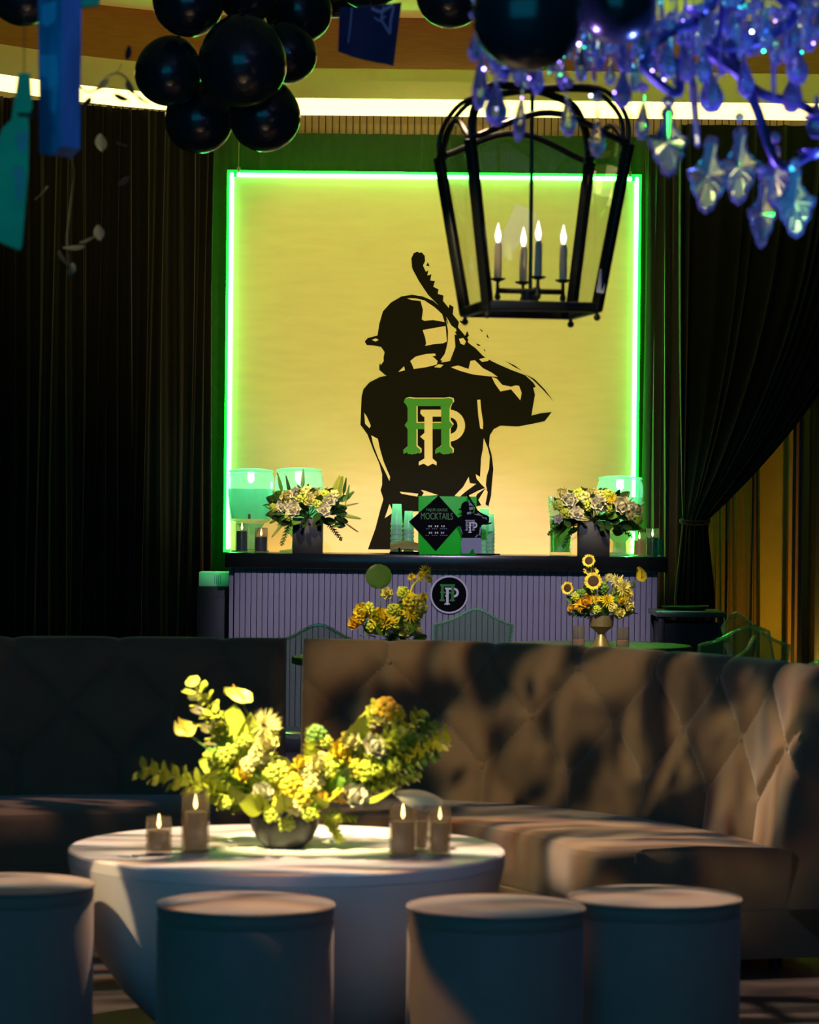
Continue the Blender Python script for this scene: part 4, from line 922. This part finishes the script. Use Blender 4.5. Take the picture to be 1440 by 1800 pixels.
for (x, y, x2, y2, k, m) in ((430,1390,343,1200,'spray',M_leafy),(440,1405,254,1345,'spray',M_leafy),(440,1410,300,1360,'spray',M_leaf),(445,1420,372,1402,'spray',M_petg),(400,1350,375,1245,'spray',M_leafy),(620,1380,786,1298,'spray',M_leafy),(610,1370,740,1250,'spray',M_leafy),(630,1390,735,1360,'spray',M_petg),(640,1380,770,1320,'spray',M_leaf),(600,1360,720,1290,'spray',M_leafy),(600,1370,700,1270,'spray',M_petg),(580,1380,690,1330,'spray',M_petg),(450,1380,440,1270,'spray',M_leafy),(470,1380,480,1270,'spray',M_petg),(540,1380,545,1285,'spray',M_leafy),(560,1380,590,1310,'spray',M_petg),(430,1400,370,1320,'spray',M_leafy),(480,1410,400,1340,'spray',M_petg),(570,1430,600,1470,'spray',M_leafy),(560,1430,625,1440,'spray',M_leafy),(480,1430,480,1462,'spray',M_petg),(600,1350,660,1235,'spray',M_leafy),(610,1380,760,1265,'spray',M_leaf)):
    a_ = cv(x, y, yo()*0.4); b_ = cv(x2, y2, yo()*1.6); put('sprig', lib(k, m), t, a_, facing(b_-a_), (b_-a_).length)
anthurium(t, cv(425, 1228, -0.05), (0.1, -0.55, 0.9), 38*UC, o_, 1.2, M_anth); anthurium(t, cv(330, 1287, -0.05), (-0.25, -0.5, 0.9), 36*UC, o_, 1.0, M_anth)
for (x, y, x2, y2, s) in ((408,1335,408,1255,1), (425,1330,445,1270,1), (640,1400,690,1390,1), (600,1330,640,1270,1)):
    a_ = cv(x, y, -0.04); b_ = cv(x2, y2, -0.08); put('broad_leaf', lib('leaf', M_petg), t, a_, facing(b_-a_, rnd.uniform(-.4, .4)), (b_-a_).length*1.2)
put('shell_leaf', MB().shell(lambda u, v: (0.14*v, 0.02*sin(3*u), 0.055*(u-.5)*sin(pi*min(.97, .2+.75*(1-v)))), 8, 10, lambda u, v: (0, 0.0012, 0)).mesh('shell_leaf', M_petw), t, cv(690, 1388, -0.06), (0, R(14), 0))
bloom(t, 'protea', 'tuft', M_petp, cv(463, 1276, -0.03), (-0.1, -0.5, 1), 34*UC, None, o_)
spots = [(675,1243,24,'floret',M_peto),(690,1255,18,'rose',M_pety),(665,1262,20,'rose',M_petp),(652,1312,24,'rose',M_petw),(612,1300,20,'rose',M_petp),(556,1286,18,'floret',M_leaf),(570,1300,15,'floret',M_leafy),(596,1320,22,'rose',M_pety),(560,1345,22,'rose',M_petp),(540,1350,18,'floret',M_petp),(618,1398,26,'rose',M_petw),(600,1395,16,'floret',M_peto),(470,1310,24,'rose',M_petp),(456,1325,20,'floret',M_petp),(438,1340,16,'floret',M_petp),(400,1322,20,'floret',M_petg),(378,1325,18,'floret',M_leaf),(430,1362,18,'rose',M_pety),(486,1352,22,'floret',M_petg),(510,1372,22,'floret',M_pety),(535,1395,24,'floret',M_pety),(500,1402,22,'floret',M_pety),(465,1392,20,'rose',M_petw),(518,1412,20,'floret',M_petp),(545,1422,18,'floret',M_petg),(480,1425,18,'floret',M_petg),(505,1440,18,'floret',M_leafy),(398,1408,14,'floret',M_petg),(580,1345,22,'floret',M_petg),(640,1350,22,'floret',M_petg),(700,1300,16,'floret',M_petg),(720,1290,14,'floret',M_leafy),(590,1430,14,'floret',M_leafy),(430,1300,16,'floret',M_leafy),(415,1375,14,'floret',M_petg),(620,1345,20,'floret',M_pety),(562,1398,16,'rose',M_peto),(447,1412,16,'floret',M_leafy),(690,1340,16,'floret',M_petg),(660,1345,18,'floret',M_petg),(530,1340,16,'rose',M_pety),(550,1370,20,'floret',M_petp)]
for (x, y, s, k, m) in spots:
    for back in (0, 1):
        yy = -0.085*(1-abs(x-500)/400) if not back else 0.08*(1-abs(x-500)/400)
        if back and rnd.random() < 0.45: continue
        xx_, yy_ = (x + rnd.uniform(-12, 12), y + rnd.uniform(-8, 8)) if back else (x, y)
        bloom(t, 'blossom', k, m, cv(xx_, yy_, yy), Vector(((x-500)*0.004, (-1 if not back else 1), 0.75)), s*UC, None, o_ if s > 20 and not back else None)
# candles on the white table
def tc(px, d): return (W(px, 1490, d).x, d, TH)
candle('short clear candle at the left edge of the white table', tc(279, 7.92), 22*UC, 64*UC, 40*UC, M_smoke, ribs=True)
candle('tall ribbed candle beside the short one, left of the bowl', tc(343, 7.97), 24*UC, 104*UC, 70*UC, M_smoke, ribs=True)
candle('ribbed candle right of the bowl on the white table', tc(708, 7.93), 23*UC, 82*UC, 60*UC, M_smoke, ribs=True)
candle('slim candle half hidden behind the right ribbed candle', tc(738, 8.06), 16*UC, 80*UC, 52*UC, M_smoke, None, False)
candle('slim dark glass candle furthest right on the white table', tc(773, 7.95), 19*UC, 86*UC, 58*UC, M_smoke, ribs=True)

# ------------------------------------------------------------------ lantern
DL = 9.0; UL = DL/F
p = W(932, 545, DL)
t = thing('hanging_lantern', 'black iron lantern with four candle bulbs hanging before the backdrop', 'lantern', p, R(10.4))
hb_, ht_, HL = 0.171, 0.244, 0.485
def sq(k, z): return [(-k, -k, z), (k, -k, z), (k, k, z), (-k, k, z)]
Bq, Tq = [Vector(q) for q in sq(hb_, 0.0)], [Vector(q) for q in sq(ht_, HL)]
def bar_(b, a, c, w, th=None):
    d = c - a; q = d.to_track_quat('Z', 'Y'); b.box((a+c)/2, (w, th or w, d.length + w*0.6), q.to_matrix(), bev=min(w, th or w)*0.15)
for i in range(4):
    b = MB(); bar_(b, Bq[i], Tq[i], 0.030); po = b.build('corner_post', M_iron, t)
    b = MB(); b.sphere(Bq[i] + Vector((0, 0, -0.030)), 0.011, 12, 8); b.tube([Bq[i] + Vector((0, 0, -0.022)), Bq[i] + Vector((0, 0, 0.0))], 0.006, 8); b.build('finial', M_iron, po)
    j = (i+1) % 4
    b = MB(); bar_(b, Bq[i], Bq[j], 0.030); b.build('bottom_rail', M_iron, t)
    # arched top rail
    arch = [Tq[i].lerp(Tq[j], k/16) + Vector((0, 0, 0.012 + 0.082*sin(pi*k/16)**1.4)) for k in range(17)]
    MB().tube(arch, 0.010, 8).build('arched_rail', M_iron, t)
    # pane
    ins = 0.94; n = (Bq[i] + Bq[j] + Tq[i] + Tq[j]); n.z = 0; n.normalize()
    poly = [Bq[i].lerp(Bq[j], 0.05) + Vector((0, 0, 0.012)), Bq[i].lerp(Bq[j], 0.95) + Vector((0, 0, 0.012))] + [Tq[j].lerp(Tq[i], 0.05 + 0.9*k/10) + Vector((0, 0, 0.004 + 0.076*sin(pi*(0.05+0.9*k/10))**1.4)) for k in range(11)]
    MB().prism(poly, n*0.003).build('glass_pane', M_pane, t, smooth=False)
    # strap arching to the crown
    for off in (0.0, 0.020):
        e = Vector((Tq[i].x, Tq[i].y, 0)).normalized(); rr = ht_*sqrt(2) - off
        cp = [e*rr + Vector((0, 0, HL)), e*rr*1.0 + Vector((0, 0, HL+0.07)), e*rr*0.90 + Vector((0, 0, HL+0.135-off*.5)), e*rr*0.70 + Vector((0, 0, HL+0.185-off*.5)), e*rr*0.35 + Vector((0, 0, HL+0.20-off*.5)), e*0.01 + Vector((0, 0, HL+0.205-off*.5))]
        MB().tube(crom(cp, 20), 0.0075, 8).build('crown_strap', M_iron, t)
MB().box((0, 0, 0.030), (0.045, 0.045, 0.05), bev=0.004).build('center_block', M_iron, t)
MB().tube([(0, 0, 0.03), (0, 0, 4.55 - p.z)], 0.0062, 8).build('center_rod', M_iron, t)
MB().sphere((0, 0, HL+0.205), 0.022, 14, 8).build('crown_ball', M_iron, t)
for k, (ax, ay) in enumerate(((1, 0), (-1, 0), (0, 1), (0, -1))):
    q = Vector((ax, ay, 0))*0.104
    ar = MB().tube([(0, 0, 0.058), q + Vector((0, 0, 0.058))], 0.0085, 8).build('candle_arm', M_iron, t)
    b = MB().lathe([(0.004, 0.040), (0.011, 0.036), (0.006, 0.052), (0.005, 0.085), (0.024, 0.092), (0.025, 0.096), (0.001, 0.096)], 16, q); b.sphere(q + Vector((0, 0, 0.034)), 0.009, 10, 6); b.build('drip_dish', M_iron, ar)
    sl = MB().lathe([(0.0125, 0.096), (0.0125, 0.195), (0.009, 0.206), (0.001, 0.206)], 16, q).build('candle_sleeve', M_sleeve, t)
    MB().lathe([(0.004, 0.204), (0.0095, 0.222), (0.0095, 0.232), (0.004, 0.254), (0.0006, 0.268)], 12, q).build('flame_bulb', M_bulb, sl)
q = Bq[1].lerp(Tq[1], 0.10)
MB().box(q + Vector((0.0, -0.019, 0.03)), (0.022, 0.0015, 0.072), Matrix.Rotation(R(8), 3, 'Y')).build('sticker', M_white, t)

# ------------------------------------------------------------------ balloons
def balloon(label, px, py, rpx, d, tilt=(0, 0)):
    p = W(px, py, d); r = rpx*d/F
    t = thing('balloon', label, 'balloon', p, 0, 'black balloons hung from the ceiling'); t.rotation_euler = (tilt[0], tilt[1], 0)
    if balloon.lib is None:
        prof = []
        for j in range(25):
            a = pi*j/24; z = -cos(a); prof.append((max(1e-4, sin(a)*(1 - 0.07*z)), z*1.06))
        balloon.lib = (MB().lathe(prof, 32).mesh('skin', M_balloon), MB().lathe([(0.03, 1.03), (0.03, 1.07), (0.09, 1.15), (0.06, 1.15), (0.01, 1.09)], 12).mesh('knot', M_balloon))
    put('skin', balloon.lib[0], t, (0, 0, 0), None, r); put('knot', balloon.lib[1], t, (0, 0, 0), None, r)
balloon.lib = None
for L_, x, y, r, d, ti in (
    ('black balloon at the left side of the hanging cluster', 297, 124, 59, 10.78, (0.2, 0.3)),
    ('largest black balloon in the middle of the left cluster', 426, 107, 78, 10.5, (0.3, 0)),
    ('lowest left black balloon of the cluster, above the wire', 350, 206, 60, 10.98, (0.1, 0.1)),
    ('lowest right black balloon of the cluster, rimmed green', 464, 200, 63, 10.76, (0.2, -0.3)),
    ('black balloon at the top left of the cluster', 332, -2, 63, 10.62, (-0.2, 0.2)),
    ('black balloon at the top middle of the cluster', 436, -20, 56, 10.85, (0.2, 0.0)),
    ('black balloon at the top right of the cluster', 523, 14, 60, 11.35, (0.3, -0.3)),
    ('small black balloon on the right flank of the cluster', 504, 92, 52, 11.15, (0.4, -0.4)),
    ('dark balloon at the top left corner of the picture', 40, -16, 58, 9.5, (0.2, 0.2)),
    ('black balloon above the navy pennant at the top edge', 648, -50, 62, 11.0, (0.2, 0.1)),
    ('black balloon at the top edge beside the pennant', 588, -30, 58, 11.75, (0.2, 0.1)),
    ('black balloon right of the pennant, at the top edge', 792, -14, 60, 10.4, (0.2, 0.1)),
    ('large near black balloon overlapping the crystal chandelier', 930, 20, 98, 5.45, (0.2, 0.2)),
    ('large black balloon over the chandelier, second from its left', 1084, 4, 70, 5.62, (0.2, -0.2))):
    balloon(L_, x, y, r, d, ti)

# ------------------------------------------------------------------ crystal chandelier
DH = 6.1; UH = DH/F
cc = W(1300, -140, DH)
rnd = random.Random(77)
t = thing('crystal_chandelier', 'crystal chandelier lit blue and violet at the top right', 'chandelier', cc)
for (x, y, z, col, e) in ((-0.18, -0.15, 0.10, (0.10, 0.16, 1.0), 3), (0.12, 0.12, 0.08, (0.40, 0.22, 1.0), 3), (-0.42, 0.02, 0.12, (0.15, 0.25, 1.0), 1.5), (0.0, -0.32, 0.02, (0.05, 0.6, 0.9), 1)):
    l = bpy.data.lights.new('chandelier_lamp', 'POINT'); l.energy = e; l.color = col; l.shadow_soft_size = 0.03
    o = bpy.data.objects.new('chandelier_lamp', l); C.objects.link(o); o.location = cc + Vector((x, y, z))
def hl(px, py, y=0.0):
    """local point on the chandelier at depth DH + y"""
    q = W(px, py, DH + y); return q - cc
KX = {}
def kmesh(kind, m):
    if (kind, m.name) in KX: return KX[(kind, m.name)]
    b = MB()
    if kind == 'bead': b.lathe([(0.001, -1), (0.6, -0.75), (1, -0.2), (1, 0.2), (0.6, 0.75), (0.001, 1)], 8)
    elif kind == 'pear': b.lathe([(0.001, -1), (0.30, -0.93), (0.55, -0.62), (0.58, -0.35), (0.36, 0.15), (0.14, 0.62), (0.10, 0.95), (0.001, 1)], 8)
    elif kind == 'rod': b.lathe([(0.001, -1), (0.16, -0.86), (0.20, 0.7), (0.12, 0.95), (0.001, 1)], 6)
    elif kind == 'leaf':    # spade-shaped cut pendant with a bevelled rim
        half = [(0.0, 1.0), (0.16, 0.96), (0.22, 0.80), (0.16, 0.62), (0.24, 0.42), (0.42, 0.20), (0.64, 0.10), (0.60, -0.08), (0.48, -0.22), (0.46, -0.42), (0.30, -0.62), (0.22, -0.86), (0.0, -1.0)]
        out = half + [(-x, z) for x, z in half[-2:0:-1]]; n = len(out)
        inn = [(x*0.78, z*0.84) for x, z in out]
        vs = [(x, 0, z) for x, z in out] + [(x, -0.10, z) for x, z in inn] + [(x, 0.10, z) for x, z in inn] + [(0, -0.15, 0), (0, 0.15, 0)]
        fs = []
        for i in range(n):
            j = (i+1) % n; fs += [(i, j, n+j, n+i), (j, i, 2*n+i, 2*n+j), (n+i, n+j, 3*n), (2*n+j, 2*n+i, 3*n+1)]
        b.add(vs, fs)
    KX[(kind, m.name)] = b.mesh('crystal_' + kind, m, smooth=False); return KX[(kind, m.name)]
def strand(px, ytop, ybot, y, kind, wpx, m, hpx, beads=True):
    """a wire with beads ending in a cut pendant whose lower tip is at ybot"""
    D_ = DH + y; s = D_/F
    pc = hl(px, ybot - hpx/2, y)
    dp = put('crystal_pendant', kmesh(kind, m), t, pc, (rnd.uniform(-.15, .15), rnd.uniform(-.08, .08), rnd.uniform(-.7, .7) if kind != 'leaf' else rnd.uniform(-.3, .3)), (wpx*s if kind != 'leaf' else wpx*s*0.78, wpx*s if kind != 'leaf' else wpx*s*0.78, hpx/2*s))
    top = hl(px, ytop, y); bot = pc + Vector((0, 0, hpx/2*s))
    if (top-bot).z > 0.01:
        wr = MB().tube([bot, top], 0.0008, 4).build('wire', M_arm, t)
        n = max(1, int((top-bot).z/0.034)) if beads else 1
        for k in range(n):
            q = bot.lerp(top, (k+0.5)/n); rr = rnd.uniform(0.009, 0.015); put('bead', kmesh('bead', rnd.choice((m, M_crystal, M_crystalv, M_crystala))), wr, q, (0, 0, rnd.uniform(0, 3)), rr)
# the large pendants along the lower edge
for a in ((1175,170,312,-0.05,'leaf',74,M_crystal2,124),(1246,235,377,-0.1,'leaf',78,M_crystal2,138),(1300,190,362,0.05,'leaf',76,M_crystal2,140),(1340,280,438,-0.15,'leaf',56,M_crystal2,125),(1398,280,420,-0.05,'leaf',76,M_crystala,130),(1362,230,365,0.1,'leaf',62,M_crystalv,110),
          (1050,150,276,-0.1,'pear',24,M_crystal2,84),(998,130,240,0.0,'pear',26,M_crystal2,80),(915,110,250,0.05,'pear',20,M_crystal2,100),(872,90,222,0.0,'pear',36,M_crystal,90),(845,60,195,0.05,'pear',26,M_crystal,120),(1130,140,246,0.0,'pear',24,M_crystal2,80),(940,110,170,0.1,'rod',24,M_crystal,80),(1095,120,190,0.1,'pear',30,M_crystal,80),(1222,110,262,0.1,'rod',40,M_crystal,130),(1250,120,200,-0.1,'pear',40,M_crystal,90),(1400,60,150,0.0,'pear',34,M_crystal,90),(1395,110,200,0.1,'pear',34,M_crystal,90),(1360,110,180,-0.1,'rod',26,M_crystal,90),(1310,110,172,0.0,'pear',28,M_crystal,80),(1435,180,245,0.1,'pear',30,M_crystal,80)): strand(*a)
# the dense upper tiers
low = [(835, 110), (880, 150), (960, 175), (1020, 150), (1100, 170), (1180, 160), (1260, 150), (1330, 120), (1440, 110)]
def lowy(x):
    for (a, b), (c, d) in zip(low, low[1:]):
        if x <= c: return b + (d-b)*(x-a)/(c-a)
    return low[-1][1]
for i in range(112):
    x = 835 + 615*((i*0.6180339) % 1); y = -0.28 + 0.66*((i*0.7548776) % 1); yb = lowy(x)*(0.25 + 0.75*rnd.random()**0.6)
    k = ['pear', 'rod', 'pear', 'leaf'][i % 4]
    strand(x, yb - rnd.uniform(85, 150), yb, y, k, rnd.uniform(12, 26), [M_crystal, M_crystalv, M_crystal, M_crystal2, M_crystala][i % 5], rnd.uniform(50, 85))
for i in range(34):
    x = 1455 + 290*((i*0.6180339) % 1); yb = (150 - 0.25*(x-1440))*(0.3 + 0.7*rnd.random()**0.6)
    strand(x, yb - rnd.uniform(85, 150), yb, -0.28 + 0.6*((i*0.7548776) % 1), ['pear', 'rod', 'pear', 'leaf'][i % 4], rnd.uniform(14, 28), [M_crystal, M_crystalv, M_crystal, M_crystal2, M_crystala][i % 5], rnd.uniform(50, 85))
# tiny glowing dots added between the strands to imitate sparkle
lm = [MB().sphere((0, 0, 0), 1, 8, 6).mesh('glint_dot', m_) for m_ in (M_glint_v, M_glint_w, M_glint_a, M_glint_v)]
for i in range(46):
    x = 838 + 600*((i*0.6180339+.3) % 1); y = lowy(x)*rnd.uniform(-0.1, 1.15)
    put('glint_dot', lm[i % 4], t, hl(x, y, rnd.uniform(-0.3, 0.3)), None, rnd.uniform(0.0016, 0.0032))
# scrolling arms and candle cups
for pts in ([(1300,-140,0),(1240,20,-.05),(1170,60,-.05),(1130,110,-.05),(1190,165,-.05),(1195,110,-.05)], [(1300,-140,0),(1270,40,.05),(1250,90,.05),(1300,130,.05),(1330,190,.05),(1370,290,.05),(1430,270,.05)], [(1300,-140,0),(1360,-20,-.1),(1400,20,-.1),(1340,70,-.1),(1262,80,-.1),(1230,20,-.1)], [(1300,-140,0),(1200,-40,.1),(1100,10,.1),(1000,60,.1),(900,120,.1),(880,100,.1)], [(1300,-140,0),(1400,0,.15),(1520,60,.15),(1640,100,.15),(1690,70,.15)], [(1300,-140,0),(1300,0,.1),(1290,100,.1),(1330,160,.1),(1410,185,.1),(1440,210,.1)]):
    MB().tube(crom([hl(*q) for q in pts], 28), lambda q: 0.015-0.006*q, 8).build('scroll_arm', M_arm, t)
    e = hl(*pts[-1]); MB().lathe([(0.004, -0.012), (0.03, 0), (0.034, 0.006), (0.001, 0.006)], 16, e).build('drip_cup', M_arm, t)
MB().tube([(0, 0, -0.05), (0, 0, 4.55-cc.z)], 0.02, 12).build('stem_column', M_arm, t)

# ------------------------------------------------------------------ hanging painted boards, pennant and vine at the left
def hang(name, label, cat, poly, d, m, th, rz, string):
    c = W(sum(p[0] for p in poly)/len(poly), sum(p[1] for p in poly)/len(poly), d)
    t = thing(name, label, cat, c, rz)
    MB().prism([(W(*p, d) - c) - Vector((0, th/2, 0)) for p in poly], (0, th, 0)).build('board', m, t, smooth=False)
    s_ = W(*string, d) - c; MB().tube([s_, (s_.x, 0, 4.54-c.z)], 0.0012, 5).build('string', M_vine, t)
    return t, c
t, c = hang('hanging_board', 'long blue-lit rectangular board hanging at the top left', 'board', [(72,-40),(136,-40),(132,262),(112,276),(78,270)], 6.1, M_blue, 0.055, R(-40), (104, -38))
M_blue2 = mat('blue_reflection_tone', (0.10, 0.42, 0.75), 0.6, noise=0.3, nscale=30)  # paler blue for patches that imitate light reflected off the board
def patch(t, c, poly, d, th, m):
    MB().prism([(W(*p, d) - c) - Vector((0, th/2 + 0.0004, 0)) for p in poly], (0, -0.0006, 0)).build('tone_patch', m, t, smooth=False)
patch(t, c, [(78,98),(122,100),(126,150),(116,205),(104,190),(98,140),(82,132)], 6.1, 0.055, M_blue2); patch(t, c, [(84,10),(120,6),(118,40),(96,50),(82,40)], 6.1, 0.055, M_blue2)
t, c = hang('hanging_paddle', 'teal-lit bat-shaped board hanging at the left edge', 'board', [(32,130),(53,130),(56,190),(48,205),(50,222),(49,300),(38,432),(34,441),(2,428),(-26,400),(-22,300),(4,228),(20,212),(24,185)], 6.0, M_teal, 0.03, R(10), (42, 132))
M_greytone = mat('grey_patch_tone', (0.20, 0.34, 0.36), 0.7, noise=0.3, nscale=40)  # greyer tone for the patches laid on the paddle
patch(t, c, [(26,240),(40,230),(48,240),(46,265),(34,272),(28,256)], 6.0, 0.03, M_greytone); patch(t, c, [(22,296),(38,292),(43,310),(40,352),(32,362),(26,330)], 6.0, 0.03, M_greytone)
q = W(45, 203, 6.0) - c; MB().box((q.x, 0, q.z), (0.034, 0.036, 0.008), bev=0.001).build('grip_band', M_vine, t)
hang('hanging_board', 'small teal-lit board end at the top edge, upper left', 'board', [(120,-60),(176,-60),(175,8),(150,13),(120,10)], 6.6, M_teal, 0.03, 0.1, (148, -58))
# navy pennant with stitched letter
DP = 8.6; c = W(650, 40, DP)
t = thing('navy_pennant', 'navy felt pennant with a stitched letter near the top', 'pennant', c, 0)
cor = [W(*q, DP) - c for q in ((597, 12), (706, 4), (692, 117), (594, 90))]
def pen(u, v): 
    q = cor[0].lerp(cor[1], u).lerp(cor[3].lerp(cor[2], u), v); return Vector((q.x, 0.02*sin(u*3.1) + 0.015*v*sin(u*5), q.z))
MB().shell(pen, 14, 12, lambda u, v: (0, 0.003, 0)).build('felt', M_navy, t)
def stroke(pts, w, nm):
    b = MB(); b.tube([pen(*q) + Vector((0, -0.003, 0)) for q in crom([(x, y, 0) for x, y in pts], 14) for q in [(q.x, q.y)]], w, 6); b.build(nm, M_lav, t)
stroke([(0.20, 0.03), (0.19, 0.4), (0.17, 0.75)], 0.0022, 'stitched_line')
stroke([(0.52, 0.05), (0.68, 0.12), (0.86, 0.03)], 0.005, 'stitched_letter'); stroke([(0.72, 0.05), (0.70, 0.25), (0.78, 0.38), (0.87, 0.50)], 0.004, 'stitched_letter'); stroke([(0.58, 0.22), (0.68, 0.28), (0.76, 0.20)], 0.003, 'stitched_letter'); stroke([(0.88, 0.05), (0.86, 0.3), (0.87, 0.5)], 0.004, 'stitched_letter')
MB().tube([pen(0.5, 0), pen(0.5, 0) + Vector((0, 0, 4.54 - c.z - pen(0.5, 0).z))], 0.0012, 5).build('string', M_vine, t)
# vine with leaves
DN = 7.4
def vine(label, pts, leaves, d, m):
    c = W(*pts[0], d); t = thing('hanging_vine', label, 'vine', c)
    MB().tube([q - c for q in crom([W(*p, d) for p in pts], 24)], 0.0028, 6).build('vine_stem', M_vine, t)
    for (x, y, a, l) in leaves:
        q = W(x, y, d) - c; dd = Vector((sin(R(a)), -0.25, cos(R(a)))); o = put('leaf', lib('leaf', m), t, q, facing(dd, rnd.uniform(-.6, .6)), l*d/F)
vine('dark leafy vine arching in front of the light cove', [(110,-1225),(118,-300),(124,60),(140,150),(165,160),(182,140),(205,128),(225,140),(238,165),(262,182)], [(190,138,215,34),(226,140,170,30),(222,105,20,26),(214,112,200,24),(200,165,120,30),(158,170,200,24),(240,165,150,26)], DN, M_vine)
M_vine2 = mat('vine_leaf_pale', (0.03, 0.045, 0.04), 0.6, noise=0.2)
vine('faint leafy vine hanging before the black left curtain', [(135,-1060),(130,-300),(126,230),(130,300),(124,360),(118,420),(122,470)], [(178,235,180,36),(205,250,120,22),(208,325,60,26),(172,395,170,32),(150,430,250,40),(105,440,160,34),(60,350,60,34),(140,425,80,34),(126,462,180,30)], 8.0, M_vine2)
